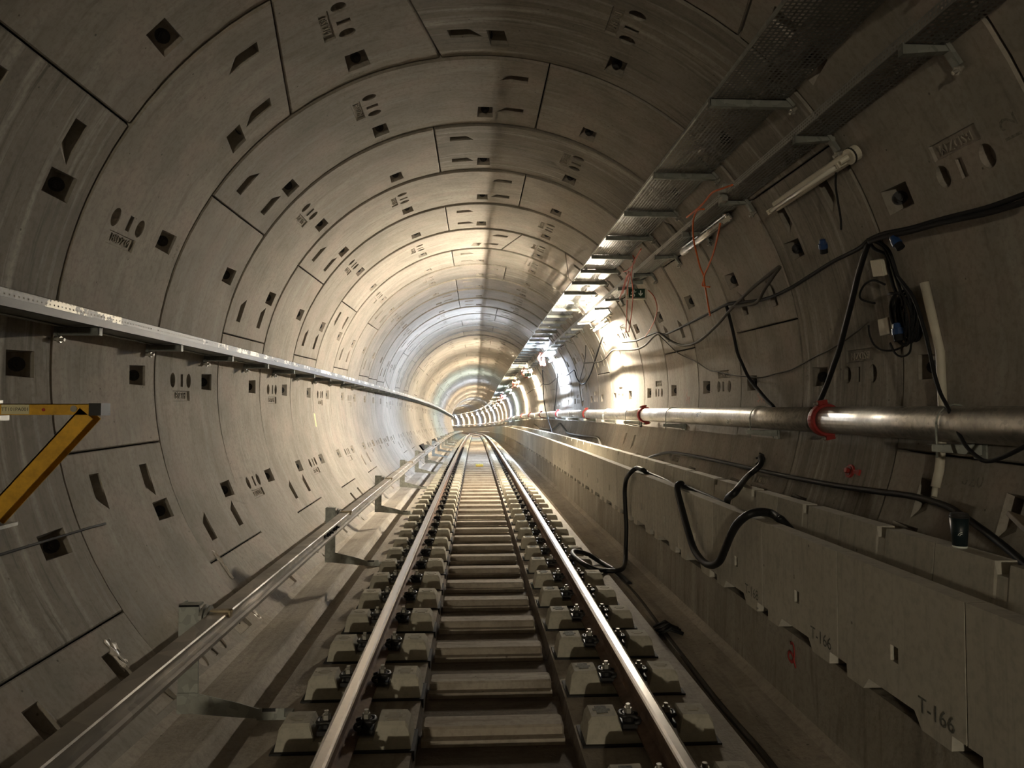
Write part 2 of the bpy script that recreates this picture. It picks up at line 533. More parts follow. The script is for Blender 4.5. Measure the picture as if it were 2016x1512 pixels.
def seg_mesh(name, half, pos, ends, slant=0, key=False):
    feats = seg_features(half, pos, ends)
    SLT = math.radians(3.05) * TR

    def warp(u, v):
        if key:
            return u * (1 + (v / RL - 0.5) * 2 * 0.271)
        if slant:
            d = half - slant * u
            w = 1.0 if d < 0.62 else max(0.0, 1 - (d - 0.62) / 0.35)
            return u + slant * SLT * w * (1 - 2 * v / RL)
        return u

    def mp(u, v, d=0.0):
        t = warp(u, v) / TR
        return ((TR + d) * math.sin(t), v, (TR + d) * math.cos(t))
    g, c, cd = 0.006, 0.008, 0.012
    ua, ub, va, vb = -half + g + c, half - g - c, g + c, RL - g - c
    us = {ua, ub}
    step = math.radians(3.75) * TR
    k = math.ceil(ua / step)
    while k * step < ub:
        us.add(k * step); k += 1
    vs_ = {va, vb}
    for f in feats:
        us.update(f['cell'][:2]); vs_.update(f['cell'][2:])
    us = sorted({round(q, 4) for q in us}); vs_ = sorted({round(q, 4) for q in vs_})
    ua, ub, va, vb = us[0], us[-1], vs_[0], vs_[-1]
    mb = MB()
    grid = {}
    for i, u in enumerate(us):
        for j, v in enumerate(vs_):
            grid[i, j] = mb.add([mp(u, v)])[0]
    for i in range(len(us) - 1):
        for j in range(len(vs_) - 1):
            um, vm = (us[i] + us[i + 1]) / 2, (vs_[j] + vs_[j + 1]) / 2
            if any(f['cell'][0] < um < f['cell'][1] and f['cell'][2] < vm < f['cell'][3] for f in feats):
                continue
            mb.face((grid[i, j], grid[i, j + 1], grid[i + 1, j + 1], grid[i + 1, j]), 0, True)
    for f in feats:
        c0, c1, d0, d1 = [round(q, 4) for q in f['cell']]
        B_ = [(u, d0) for u in us if c0 <= u <= c1] + [(u, d1) for u in us if c0 <= u <= c1]
        B_ += [(c0, v) for v in vs_ if d0 < v < d1] + [(c1, v) for v in vs_ if d0 < v < d1]
        bridge(mb, B_, f['top'], mp)
        n = len(f['top'])
        for q in range(n):
            a, b_ = f['top'][q], f['top'][(q + 1) % n]
            a2, b2 = f['bot'][q], f['bot'][(q + 1) % n]
            mb.poly([mp(*a), mp(*b_), mp(*b2), mp(*a2)], 0, n > 8)
        mb.poly([mp(*p) for p in f['bot']])
    # chamfered rim and joint faces
    rim = [(u, va) for u in us] + [(ub, v) for v in vs_[1:]] + [(u, vb) for u in reversed(us[:-1])] + [(ua, v) for v in reversed(vs_[1:-1])]

    def out(u, v):
        return (-half + g if u == ua else half - g if u == ub else u, g if v == va else RL - g if v == vb else v)
    l0 = mb.add([mp(u, v) for u, v in rim])
    l1 = mb.add([mp(*out(u, v), cd) for u, v in rim])
    l2 = mb.add([mp(*out(u, v), cd) for u, v in rim])
    l3 = mb.add([mp(*out(u, v), 0.16) for u, v in rim])
    n = len(rim)
    for q in range(n):
        r = (q + 1) % n
        mb.face((l0[q], l1[q], l1[r], l0[r])); mb.face((l2[q], l3[q], l3[r], l2[r]))
    return mb.mesh(name, M_LIN), mb


HS = math.radians(33.75) * TR
HK = math.radians(11.25) * TR
P3 = [-math.radians(22.5) * TR, 0.0, math.radians(22.5) * TR]
SEGS = {
    'both': seg_mesh('lining_segment', HS, P3, (-1, 1)),
    'plus': seg_mesh('lining_segment', HS, P3, (1,)),
    'minus': seg_mesh('lining_segment', HS, P3, (-1,)),
    'plus_key': seg_mesh('lining_segment', HS, P3, (1,), slant=1),
    'minus_key': seg_mesh('lining_segment', HS, P3, (-1,), slant=-1),
    'key': seg_mesh('key_segment', HK, [0.0], (), key=True),
}
LAYOUT = [(0, 'key'), (45, 'minus_key'), (112.5, 'minus'), (180, 'both'), (-112.5, 'plus'), (-45, 'plus_key')]
KEYS = {-1: 157.5, 0: 22.5, 1: -22.5, 2: 157.5, 3: -157.5, 4: 157.5, 5: -157.5, 6: 22.5, 7: -157.5, 8: 157.5, 9: -157.5, 10: 67.5, 11: -157.5,
        12: -67.5, 13: 157.5, 14: -157.5, 15: 157.5}


def ring_start(n):
    return 4.775 + RL * (n - 1)


def key_of(n):
    return KEYS.get(n, (157.5, -157.5, 157.5, -22.5, -157.5, 22.5)[n % 6])


lining = tag(obj('wall_lining', None), kind='structure')
# bolt: washer and nut seated on the inclined far face of a pocket
b = MB()
ax = Vector((0, -0.76, -0.65)); c0 = Vector((0, 1.262, TR + 0.068))
b.tube([c0 + ax * 0.0, c0 + ax * 0.012], 0.046, 14, smooth=False)
b.tube([c0 + ax * 0.012, c0 + ax * 0.045], 0.030, 6, smooth=False)
b.tube([c0 + ax * 0.045, c0 + ax * 0.07], 0.016, 8, 1, smooth=False)
bolt_me = b.mesh('bolt', [M_DBOLT, M_DBOLT])
# cast lettering in the name plates
def seg_text(txt):
    me = text_mesh(txt, 0.085, M_LABEL, 0.004)
    Mx = Matrix(((0, 1, 0, -0.1465), (1, 0, 0, 0.56), (0, 0, -1, TR - 0.003 + 0.010), (0, 0, 0, 1)))
    me.transform(Mx)
    return me


TXT = [seg_text(t) for t in ('BSDZM', 'BSE3M', 'BSC1M')]
stamp = text_mesh('29 W65', 0.062, M_FAINT, 0.0)
stamp.transform(Matrix(((-1, 0, 0, -0.07), (0, 1, 0, 1.415), (0, 0, -1, TR - 0.0025), (0, 0, 0, 1))))
NEAR = 17
for n in range(-1, NEAR):
    kap = key_of(n)
    s0 = ring_start(n)
    Mr = place(s0 + 0.0, 0.0, TZ) @ Matrix.Rotation(0.0125 + (KV * s0 if s0 > 0 else 0), 4, 'X')
    for da, typ in LAYOUT:
        me = SEGS[typ][0]
        o = obj('key_segment' if typ == 'key' else 'lining_segment', me, lining, Mr @ Matrix.Rotation(math.radians(kap + da), 4, 'Y'))
        if (n, typ) in ((0, 'plus'), (1, 'minus'), (1, 'minus_key'), (3, 'both')) or (n in (8, 11) and typ == 'plus'):
            o.material_slots[0].link = 'OBJECT'; o.material_slots[0].material = M_STAIN
        low = abs(((kap + da + 180) % 360) - 180) > 150
        if n <= 9 and not low:
            for u in ([0.0] if typ == 'key' else P3):
                obj('bolt', bolt_me, o, Matrix.Rotation(u / TR, 4, 'Y'))
        if n <= 6 and not low:
            tx = obj('cast_lettering', TXT[(n + len(typ)) % 3], o)
        if n in (0, 1, 2, 3, 5) and not low and typ in ('key', 'plus_key', 'minus', 'both'):
            obj('stencil', stamp, o)
# rings past the ones that can be told apart, one joined part
far = MB()
for n in range(NEAR, 60):
    kap = key_of(n)
    Mr = place(ring_start(n), 0.0, TZ)
    for da, typ in LAYOUT:
        th = ((kap + da + 180) % 360) - 180
        if abs(th) > 156:
            continue
        src = SEGS[typ][1]
        Mx = Mr @ Matrix.Rotation(math.radians(kap + da), 4, 'Y')
        i0 = len(far.v)
        far.v.extend([tuple(Mx @ Vector(p)) for p in src.v])
        far.f.extend([tuple(i0 + q for q in f) for f in src.f]); far.m.extend(src.m); far.s.extend(src.s)
for n in list(range(60, 135)) + list(range(-24, -1)):
    s0 = ring_start(n)
    L = []
    for s, d in ((s0 + 0.004, 0.05), (s0 + 0.004, 0.012), (s0 + 0.014, 0.0), (s0 + RL - 0.014, 0.0), (s0 + RL - 0.004, 0.012), (s0 + RL - 0.004, 0.05)):
        L.append(far.add([W(s, (TR + d) * math.sin(t), TZ + (TR + d) * math.cos(t)) for t in [math.radians(-150 + 300 * q / 60) for q in range(61)]]))
    for A, B_ in zip(L, L[1:]):
        for q in range(60):
            far.face((A[q], B_[q], B_[q + 1], A[q + 1]), 0, False)
tag(obj('lining_ring', far.mesh('lining_ring', M_LIN), lining), kind='stuff')

# ---------------------------------------------------------------- track
RP = [(-0.070, -0.160), (0.070, -0.160), (0.070, -0.150), (0.020, -0.138), (0.009, -0.12), (0.009, -0.052), (0.034, -0.040), (0.036, -0.012),
      (0.030, -0.004), (0.018, 0.0), (-0.018, 0.0), (-0.030, -0.004), (-0.036, -0.012), (-0.034, -0.040), (-0.009, -0.052), (-0.009, -0.12),
      (-0.020, -0.138), (-0.070, -0.150)]
RS = [-8 + 1.5 * i for i in range(55)] + [74.5 + 1.0 * i for i in range(130)]
for xr, lab in ((XL, 'steel running rail with bright worn head, on the conductor rail side'),
                (XR, 'steel running rail with bright worn head, on the trough side')):
    b = MB()
    loops = [b.add([W(s, xr + x, z) for x, z in RP]) for s in RS]
    for A, B_ in zip(loops, loops[1:]):
        for k in range(len(RP)):
            b.face((A[k], A[(k + 1) % len(RP)], B_[(k + 1) % len(RP)], B_[k]), 1 if k in (7, 8, 9, 10, 11) else 0, False)
    tag(obj('running_rail', b.mesh('running_rail', [M_RUST, M_HEAD])), lab, 'rail', 'running rails')

BP = [(-0.330, -0.215), (-0.312, -0.105), (-0.295, -0.080), (-0.165, -0.078), (-0.140, -0.162), (0.140, -0.162), (0.165, -0.078), (0.295, -0.080),
      (0.312, -0.105), (0.330, -0.215)]
b = MB()


def hy(z): return 0.100 - (z + 0.215) / 0.137 * 0.022


L = []
for fy, dz in ((-1, 0.016), (-0.86, 0.0), (0.86, 0.0), (1, 0.016)):
    L.append(b.add([(x, fy * hy(z), z - (dz if z > -0.11 else 0)) for x, z in BP]))
for A, B_ in zip(L, L[1:]):
    for k in range(len(BP)):
        b.face((A[k], A[(k + 1) % len(BP)], B_[(k + 1) % len(BP)], B_[k]))
b.face(list(reversed(L[0]))); b.face(L[-1])
block_me = b.mesh('concrete_block', M_BLOCK)
b = MB()
b.box(-0.345, 0.345, -0.118, 0.118, -0.25, -0.201)
boot_me = b.mesh('rubber_boot', M_RUB)
b = MB()                                                # elastic rail clip: base plate and W-shaped spring
b.box(0.062, 0.135, -0.055, 0.055, -0.150, -0.128)
w = [(0.075, -0.05, -0.125), (0.055, -0.055, -0.118), (0.050, -0.03, -0.112), (0.085, -0.022, -0.100), (0.128, -0.03, -0.098), (0.140, -0.0, -0.100),
     (0.128, 0.03, -0.098), (0.085, 0.022, -0.100), (0.050, 0.03, -0.112), (0.055, 0.055, -0.118), (0.075, 0.05, -0.125)]
b.tube(smooth_pts(w, 3), 0.011, 6)
b.tube([(0.098, 0, -0.13), (0.098, 0, -0.090)], 0.030, 10, smooth=False)
clip_me = b.mesh('rail_clip', M_CLIP)
b = MB()
b.tube([(0.098, 0, -0.09), (0.098, 0, -0.066)], 0.021, 6, smooth=False)
b.tube([(0.098, 0, -0.066), (0.098, 0, -0.048)], 0.012, 8, smooth=False)
screw_me = b.mesh('clip_bolt', M_BOLT)
b = MB()
b.box(0.205, 0.262, -0.05, 0.03, -0.082, -0.0765)
b.box(0.190, 0.277, -0.02, 0.002, -0.082, -0.0768)
plate_me = b.mesh('marking_recess', M_STEN)
pale_me = plate_me.copy(); pale_me.materials[0] = plain('pale_marking', (0.36, 0.33, 0.26), 0.85)
ROT = Matrix.Rotation(PI, 4, 'Z')
for i in range(-6, 122):
    s = SL0 + SLP * i
    for xr, lab, grp in ((XL, 'pale concrete sleeper block clipped under the rail beside the conductor rail', 'sleeper blocks on the conductor rail side'),
                         (XR, 'pale concrete sleeper block clipped under the rail beside the trough', 'sleeper blocks on the trough side')):
        t = thing('sleeper_block', lab, 'sleeper', place(s, xr), grp)
        obj('concrete_block', block_me, t)
        obj('rubber_boot', boot_me, t)
        inner = 1 if xr < 0 else -1
        if i < 48:
            for Mx in (None, ROT):
                c = obj('rail_clip', clip_me, t, Mx)
                if i < 22:
                    obj('clip_bolt', screw_me, c)
        if -2 < i < 16:
            obj('marking_recess', pale_me if inner > 0 else plate_me, t, None if inner > 0 else ROT)
            if i < 8:
                obj('marking_recess', pale_me, t, (ROT if inner > 0 else Matrix.Identity(4)) @ Matrix.Translation((0.02, 0.01, 0)) @ Matrix.Diagonal((0.9, 0.6, 1, 1)))

# ---------------------------------------------------------------- conductor rail and its brackets
CX, CZ0 = -1.475, 0.245                            # bottom centre
CP = [(-0.055, 0.0), (0.055, 0.0), (0.055, 0.018), (0.040, 0.026), (0.018, 0.032), (0.018, 0.070), (0.040, 0.078), (0.052, 0.086), (0.052, 0.100),
      (0.046, 0.106), (-0.046, 0.106), (-0.052, 0.100), (-0.052, 0.086), (-0.018, 0.070), (-0.018, 0.032), (-0.055, 0.018)]
b = MB()
CS = [-6 + 1.5 * i for i in range(140)]
loops = [b.add([W(s, CX + x, CZ0 + z) for x, z in CP]) for s in CS]
for A, B_ in zip(loops, loops[1:]):
    for k in range(len(CP)):
        b.face((A[k], A[(k + 1) % len(CP)], B_[(k + 1) % len(CP)], B_[k]))
crt = thing('conductor_rail', 'long grey aluminium conductor rail carried on brackets beside the track', 'conductor rail', W(4.0, CX, CZ0))
o = obj('rail_body', b.mesh('rail_body', M_ALU), crt)
o.matrix_parent_inverse = crt.matrix_world.inverted()
b = MB()
b.box(0.016, 0.030, -0.28, 0.28, 0.036, 0.066)
splice_me = b.mesh('splice_plate', M_CLIP)
b = MB()
b.tube([(0.03, 0, 0.051), (0.045, 0, 0.051)], 0.017, 6, smooth=False)
b.tube([(0.045, 0, 0.051), (0.062, 0, 0.051)], 0.009, 6, smooth=False)
sbolt_me = b.mesh('bolt', M_CLIP)
for s in (6.75, 24.2):
    p = obj('splice_plate', splice_me, crt)
    p.matrix_local = crt.matrix_world.inverted() @ place(s, CX, CZ0)
    for q in (-0.21, -0.08, 0.08, 0.21):
        obj('bolt', sbolt_me, p, Matrix.Translation((0, q, 0)))
# bracket: angle-steel post, sloping arm, foot on the slab, insulator, hook clip
X0 = -1.675
b = MB(); b.box(X0, X0 + 0.105, -0.005, 0.008, -0.16, 0.40); b.box(X0, X0 + 0.012, 0.008, 0.09, -0.16, 0.40); b.box(X0, X0 + 0.105, -0.005, 0.06, 0.39, 0.40)
post_me = b.mesh('post', M_BRK)
b = MB()
p = [(X0, -0.16), (X0, -0.06), (X0 + 0.09, -0.06), (-1.36, -0.115), (-1.25, -0.15), (-1.115, -0.15), (-1.115, -0.20), (-1.27, -0.20), (-1.38, -0.19)]
b.extrude(p, -0.013, -0.006, 'y')
b.box(X0, -1.40, -0.012, 0.07, -0.168, -0.160)
arm_me = b.mesh('arm', M_BRK)
b = MB(); b.box(-1.26, -1.09, -0.012, 0.10, -0.211, -0.196); b.box(-1.23, -1.16, -0.014, -0.005, -0.165, -0.150, 1)
foot_me = b.mesh('foot', [M_BRK, M_INK])
b = MB()
zi = 0.325
ins = [(0.105, 0.050), (0.118, 0.050), (0.120, 0.068), (0.130, 0.068), (0.132, 0.050), (0.142, 0.050), (0.144, 0.062), (0.152, 0.062), (0.154, 0.036), (0.185, 0.032)]
b.tube([(X0 + x, 0.03, zi) for x, r in ins], [r for x, r in ins], 16, smooth=False)
ins_me = b.mesh('insulator', M_GREY)
b = MB()
b.tube([(X0 + 0.18, 0.03, zi), (X0 + 0.20, 0.03, zi + 0.025), (X0 + 0.27, 0.03, zi + 0.032)], 0.010, 6, smooth=False)
b.box(X0 + 0.135, X0 + 0.262, 0.015, 0.05, 0.352, 0.364)
b.box(X0 + 0.250, X0 + 0.262, 0.015, 0.05, 0.325, 0.364)
hook_me = b.mesh('hook_clip', galv('hook_brass', (0.42, 0.34, 0.22), 0.4, 0.7))
for i in range(-1, 24):
    s = 3.88 + 3.68 * i
    t = thing('conductor_rail_bracket', 'galvanised steel bracket post holding the conductor rail on an insulator', 'bracket', place(s), 'conductor rail brackets')
    obj('post', post_me, t); obj('arm', arm_me, t); obj('foot', foot_me, t)
    if i < 12:
        obj('insulator', ins_me, t); obj('hook_clip', hook_me, t)

# ---------------------------------------------------------------- precast trough units along the right side
UP, US = 0.8795, 2.418
PX = 1.62
b = MB()
g = 0.004
zt, zm, zf = 0.765, 0.265, 0.208


def bot_line():
    # near joint is y = 0, far joint y = UP; two feet hang below the edge
    q = [(g, zm), (0.08, zm), (0.085, zf), (0.255, zf), (0.30, zm), (0.62, zm), (0.665, zf), (0.80, zf), (0.805, zm), (UP - g, zm)]
    return q


q = bot_line()
hole = [(0.40, 0.405), (0.455, 0.405), (0.455, 0.47), (0.40, 0.47)]


def fx(x):
    return lambda u, v: (x, u, v)


def earface(mb, x):
    # front face as strips so the opening and the feet come out clean
    for a, c in zip(q, q[1:]):
        mb.poly([(x, a[0], a[1]), (x, c[0], c[1]), (x, c[0], 0.36), (x, a[0], 0.36)])
    ys = sorted({p[0] for p in q})
    cell = (0.30, 0.62, 0.36, 0.52)
    for a, c in zip(ys, ys[1:]):
        if not (a >= cell[0] - 1e-6 and c <= cell[1] + 1e-6):
            mb.poly([(x, a, 0.36), (x, c, 0.36), (x, c, 0.52), (x, a, 0.52)])
        mb.poly([(x, a, 0.52), (x, c, 0.52), (x, c, zt), (x, a, zt)])
    bridge(mb, [(0.30, 0.36), (0.62, 0.36), (0.62, 0.52), (0.30, 0.52)], hole, fx(x), False)


earface(b, PX)
for a, c in zip(hole, hole[1:] + hole[:1]):
    b.poly([(PX, *a), (PX, *c), (PX + 0.07, *c), (PX + 0.07, *a)])
b.poly([(PX + 0.07, *p) for p in hole])
TK = 0.085
for a, c in zip(q, q[1:]):
    b.poly([(PX, *a), (PX, *c), (PX + TK, *c), (PX + TK, *a)])
for y in (g, UP - g):
    b.poly([(PX, y, zm), (PX + TK, y, zm), (PX + TK, y, zt), (PX, y, zt)])
b.poly([(PX, g, zt), (PX, UP - g, zt), (PX + TK, UP - g, zt), (PX + TK, g, zt)])
b.poly([(PX + TK, g, zm), (PX + TK, UP - g, zm), (PX + TK, UP - g, zt), (PX + TK, g, zt)])
panel_me = b.mesh('front_panel', M_PRE)
b = MB()
BX0, BX1, BZ = 2.06, 2.105, 0.800           # back wall: foot, top edge, top height
yn = [(g, 0.0), (0.40, 0.0), (0.415, 0.055), (0.475, 0.055), (0.49, 0.0), (UP - g, 0.0)]
for (a, da), (c, dc) in zip(yn, yn[1:]):
    b.poly([(BX0, a, 0.32), (BX0, c, 0.32), (BX1, c, BZ - dc), (BX1, a, BZ - da)])
    b.poly([(BX1, a, BZ - da), (BX1, c, BZ - dc), (BX1 + 0.10, c, BZ - dc), (BX1 + 0.10, a, BZ - da)])
    b.poly([(BX1 + 0.10, a, 0.21), (BX1 + 0.10, c, 0.21), (BX1 + 0.10, c, BZ - dc), (BX1 + 0.10, a, BZ - da)])
for y in (g, UP - g):
    b.poly([(BX0, y, 0.32), (BX1 + 0.10, y, 0.21), (BX1 + 0.10, y, BZ), (BX1, y, BZ)])
back_me = b.mesh('back_wall', M_PRE)
b = MB()
b.box(PX + TK, BX0 + 0.02, g, UP - g, 0.27, 0.335)
deck_me = b.mesh('trough_floor', M_PRE)
lett = {}
for n in range(-1, 90):
    s = US + UP * n
    t = thing('cable_trough_unit', 'precast concrete trough unit with panelled front standing beside the track', 'trough unit', place(s), 'precast trough units')
    obj('front_panel', panel_me, t); obj('back_wall', back_me, t); obj('trough_floor', deck_me, t)
    if 0 <= n < 3:
        tx = 'T-168' if n == 2 else 'T-166'
        if tx not in lett:
            me = text_mesh(tx, 0.088, M_STEN)
            me.transform(Matrix(((0, 0, -1, PX - 0.0025), (-1, 0, 0, 0.165), (0, 1, 0, 0.302), (0, 0, 0, 1))))
            lett[tx] = me
        t['label'] = ('precast trough unit stencilled T-166 with the paper cup on its back wall',
                      'precast trough unit stencilled T-166 above the sprayed red loop',
                      'precast trough unit stencilled T-168 on its front panel')[n]
        del t['group']
        obj('stencilled_number', lett[tx], t)
b = MB()
for n in range(90, 235):
    s = US + UP * n
    Mx = place(s)
    b.box(PX, PX + TK, g, UP - g, zm, zt, M=Mx)
    b.box(BX1, BX1 + 0.1, g, UP - g, zm, BZ, M=Mx)
tag(obj('walkway_front', b.mesh('walkway_front', M_PRE), base_wall), kind='stuff')

# ---------------------------------------------------------------- water pipe on the right wall
QX, QZ, QR = 2.677, 1.356, 0.104
cps = [5.47 + 5.95 * k for k in range(-2, 32)]
for k in range(len(cps) - 1):
    a, c = cps[k] + 0.006, cps[k + 1] - 0.006
    m = max(2, int((c - a) / 1.0))
    b = MB()
    lab = 'galvanised steel water pipe length running along the wall above the trough'
    t0 = W(a, QX, QZ)
    b.tube([Vector(W(a + (c - a) * i / m, QX, QZ)) - Vector(t0) for i in range(m + 1)], QR, 24 if a < 40 else 12)
    o = tag(obj('water_pipe', b.mesh('water_pipe', M_PIPE), None, Matrix.Translation(t0)), lab, 'pipe', 'water pipe lengths')
b = MB()
n = 28
for y0, y1, r0, r1 in ((-0.045, 0.045, 0.105, 0.124),):
    L = []
    for y, r in ((y0, r0), (y0, r1), (-0.02, r1 + 0.008), (0.02, r1 + 0.008), (y1, r1), (y1, r0)):
        L.append(b.add([(r * math.sin(2 * PI * k / n), y, r * math.cos(2 * PI * k / n)) for k in range(n)]))
    for A, B_ in zip(L, L[1:]):
        for k in range(n):
            b.face((A[k], A[(k + 1) % n], B_[(k + 1) % n], B_[k]))
ring_me = b.mesh('clamp_ring', M_RED)
b = MB()
b.box(-0.035, 0.035, -0.03, 0.03, 0.118, 0.158)
lug_me = b.mesh('lug', M_RED)
b = MB()
b.tube([(-0.065, 0, 0.142), (0.06, 0, 0.142)], 0.009, 6, smooth=False)
b.tube([(0.036, 0, 0.142), (0.052, 0, 0.142)], 0.017, 6, smooth=False)
b.tube([(-0.052, 0, 0.142), (-0.036, 0, 0.142)], 0.017, 6, smooth=False)
lb_me = b.mesh('lug_bolt', M_BOLT)
for k, s in enumerate(cps[1:-1]):
    t = thing('pipe_coupling', 'red bolted coupling clamped around the galvanised water pipe', 'coupling', place(s, QX, QZ), 'red pipe couplings')
    obj('clamp_ring', ring_me, t)
    if s < 45:
        for a in (-12, 168):
            l = obj('lug', lug_me, t, Matrix.Rotation(math.radians(a), 4, 'Y'))
            obj('lug_bolt', lb_me, l)
b = MB()
b.extrude([(-0.155, -0.012), (0.168, -0.012), (0.155, -0.075), (0.10, -0.075), (-0.155, -0.052)], -0.02, -0.014, 'y')
b.box(-0.155, 0.168, -0.02, 0.025, -0.016, -0.012)
arm2_me = b.mesh('arm', M_BRK)
b = MB(); b.box(0.142, 0.154, -0.05, 0.05, -0.10, 0.02); wp_me = b.mesh('wall_plate', M_GALV2)
b = MB()
b.tube([(0.115 * math.cos(t), 0, 0.105 + 0.112 * math.sin(t)) for t in [PI * k / 14 for k in range(15)]], 0.006, 6)
for x in (-0.115, 0.115):
    b.tube([(x, 0, 0.105), (x, 0, -0.09)], 0.006, 6)
    b.tube([(x, 0, -0.03), (x, 0, -0.012)], 0.012, 6, smooth=False)
ub_me = b.mesh('u_bolt', M_GALV2)
pbs = [0.9, 3.95, 6.72, 9.75, 12.4, 14.6, 17.0] + [19.9 + 2.9 * k for k in range(24)]
for s in pbs:
    t = thing('pipe_bracket', 'galvanised wall bracket with U-bolt under the water pipe', 'bracket', place(s, QX, QZ - QR + 0.0), 'water pipe brackets')
    obj('arm', arm2_me, t); obj('wall_plate', wp_me, t); obj('u_bolt', ub_me, t)

# ---------------------------------------------------------------- cable trays
TS = [-8 + 1.5 * i for i in range(138)]


def sweep(profs, mats, name, parent):
    for nm, pr, mt in profs:
        b = MB()
        loops = [b.add([W(s, x, z) for x, z in pr]) for s in TS]
        for A, B_ in zip(loops, loops[1:]):
            for k in range(len(pr) - 1):
                b.face((A[k], A[k + 1], B_[k + 1], B_[k]))
        o = obj(nm, b.mesh(nm, mt), parent)
        o.matrix_parent_inverse = parent.matrix_world.inverted()


t = thing('cable_tray', 'wide perforated steel cable tray hung high above the lamps', 'cable tray', W(4, 1.57, 3.64))
sweep([('tray_base', [(1.572, 3.645), (2.10, 3.645)], M_PERF), ('tray_flange', [(1.572, 3.640), (1.560, 3.640), (1.560, 3.664)], M_GALV),
       ('tray_flange', [(2.10, 3.645), (2.10, 3.67)], M_PERF)], None, '', t)
t = thing('cable_tray', 'narrow perforated steel cable tray running just above the wall lamps', 'cable tray', W(4, 2.14, 3.33))
sweep([('tray_base', [(2.13, 3.345), (2.365, 3.345)], M_PERF), ('tray_flange', [(2.128, 3.345), (2.128, 3.405), (2.14, 3.412)], M_PERF2),
       ('tray_flange', [(2.335, 3.345), (2.335, 3.40)], M_PERF2)], None, '', t)
t = thing('cable_tray', 'steel cable tray splashed with pale grout on the wall opposite the lamps', 'cable tray', W(4, -2.57, 1.99))
sweep([('tray_base', [(-2.575, 1.995), (-2.83, 1.995)], M_DARKST), ('tray_flange', [(-2.572, 1.995), (-2.572, 2.082), (-2.590, 2.090)], M_PERF3),
       ('tray_flange', [(-2.83, 1.995), (-2.83, 2.07)], M_PERF2), ('tray_lip', [(-2.60, 1.985), (-2.568, 1.985), (-2.568, 2.032), (-2.573, 2.034)], M_CLIP), ('tray_lip', [(-2.84, 1.985), (-2.80, 1.982), (-2.80, 1.990)], M_GALV)], None, '', t)


def bracket_set(name, x0, x1, z1, h0, h1, plate, lab, grp, svals, mat):
    # cantilever arm from the wall (x1) to its tip (x0), top at z1; h0/h1 depth at tip and wall
    b = MB()
    s_ = 1 if x1 > x0 else -1
    b.extrude([(x0, z1), (x1, z1), (x1, z1 - h1), (x0, z1 - h0)], -0.022, -0.016, 'y')
    b.box(min(x0, x1), max(x0, x1), -0.022, 0.022, z1 - 0.006, z1)
    b.box(min(x0, x0 + s_ * 0.006), max(x0, x0 + s_ * 0.006), -0.022, 0.022, z1 - h0, z1 + 0.01)
    b.extrude([(x0, z1 - h0), (x1, z1 - h1), (x1, z1 - h1 - 0.004), (x0, z1 - h0 - 0.004)], -0.022, 0.022, 'y')
    am = b.mesh('arm', mat)
    th0, th1 = plate
    b = MB()
    n = 6
    L0, L1 = [], []
    for k in range(n + 1):
        a = math.radians(th0 + (th1 - th0) * k / n)
        for L, r in ((L0, TR - 0.028), (L1, TR - 0.004)):
            L.append(((r) * math.sin(a), TZ + r * math.cos(a)))
    b.extrude(L0 + L1[::-1], -0.03, 0.022, 'y')
    pm = b.mesh('wall_plate', mat)
    a = math.radians(th1 + (0.4 if th1 > 0 else -0.4))
    b = MB()
    p0 = Vector((math.sin(a) * (TR - 0.02), -0.005, TZ + math.cos(a) * (TR - 0.02)))
    d = Vector((-math.sin(a), 0, -math.cos(a)))
    b.tube([p0 - d * 0.03, p0 + d * 0.045], 0.012, 6, smooth=False)
    b.tube([p0 + d * 0.005, p0 + d * 0.022], 0.024, 6, smooth=False)
    bm = b.mesh('anchor_bolt', M_BOLT)
    for s in svals:
        t = thing(name, lab, 'bracket', place(s), grp)
        obj('arm', am, t); obj('wall_plate', pm, t)
        if s < 16:
            obj('anchor_bolt', bm, t)


bracket_set('tray_bracket', 1.555, 2.155, 3.64, 0.052, 0.05, (43.5, 48.8), 'steel cantilever bracket under the wide high cable tray', 'wide tray brackets',
            [2.0, 3.4, 4.85, 6.42, 7.7, 8.8, 9.9, 10.93, 11.95] + [13.0 + 1.06 * k for k in range(62)], M_BRKD)
bracket_set('tray_bracket', 2.115, 2.40, 3.34, 0.048, 0.022, (53.5, 57.6), 'short tapered bracket under the narrow cable tray', 'narrow tray brackets',
            [2.3, 3.51, 4.74, 6.25, 7.4, 8.55, 9.7] + [10.8 + 1.08 * k for k in range(60)], M_BRKD)
bracket_set('tray_bracket', -2.585, -2.87, 1.985, 0.05, 0.05, (-81.5, -85.6), 'dark steel bracket under the grout-splashed cable tray', 'splashed tray brackets',
            [2.2, 3.5, 4.8, 6.1, 7.36, 8.6, 9.82] + [11.05 + 1.22 * k for k in range(55)], M_DARKST)
# clamp straddling the narrow tray by the second unlit lamp
b = MB()
b.box(-0.02, 0.03, -0.05, 0.05, -0.10, 0.05); b.box(-0.02, 0.12, -0.05, 0.05, 0.045, 0.055); b.box(-0.035, -0.02, -0.03, 0.03, -0.05, 0.01)
tag(obj('cable_clamp', b.mesh('cable_clamp', M_GREY), None, place(6.18, 2.12, 3.40)), 'grey saddle clamp gripping the narrow cable tray', 'clamp')

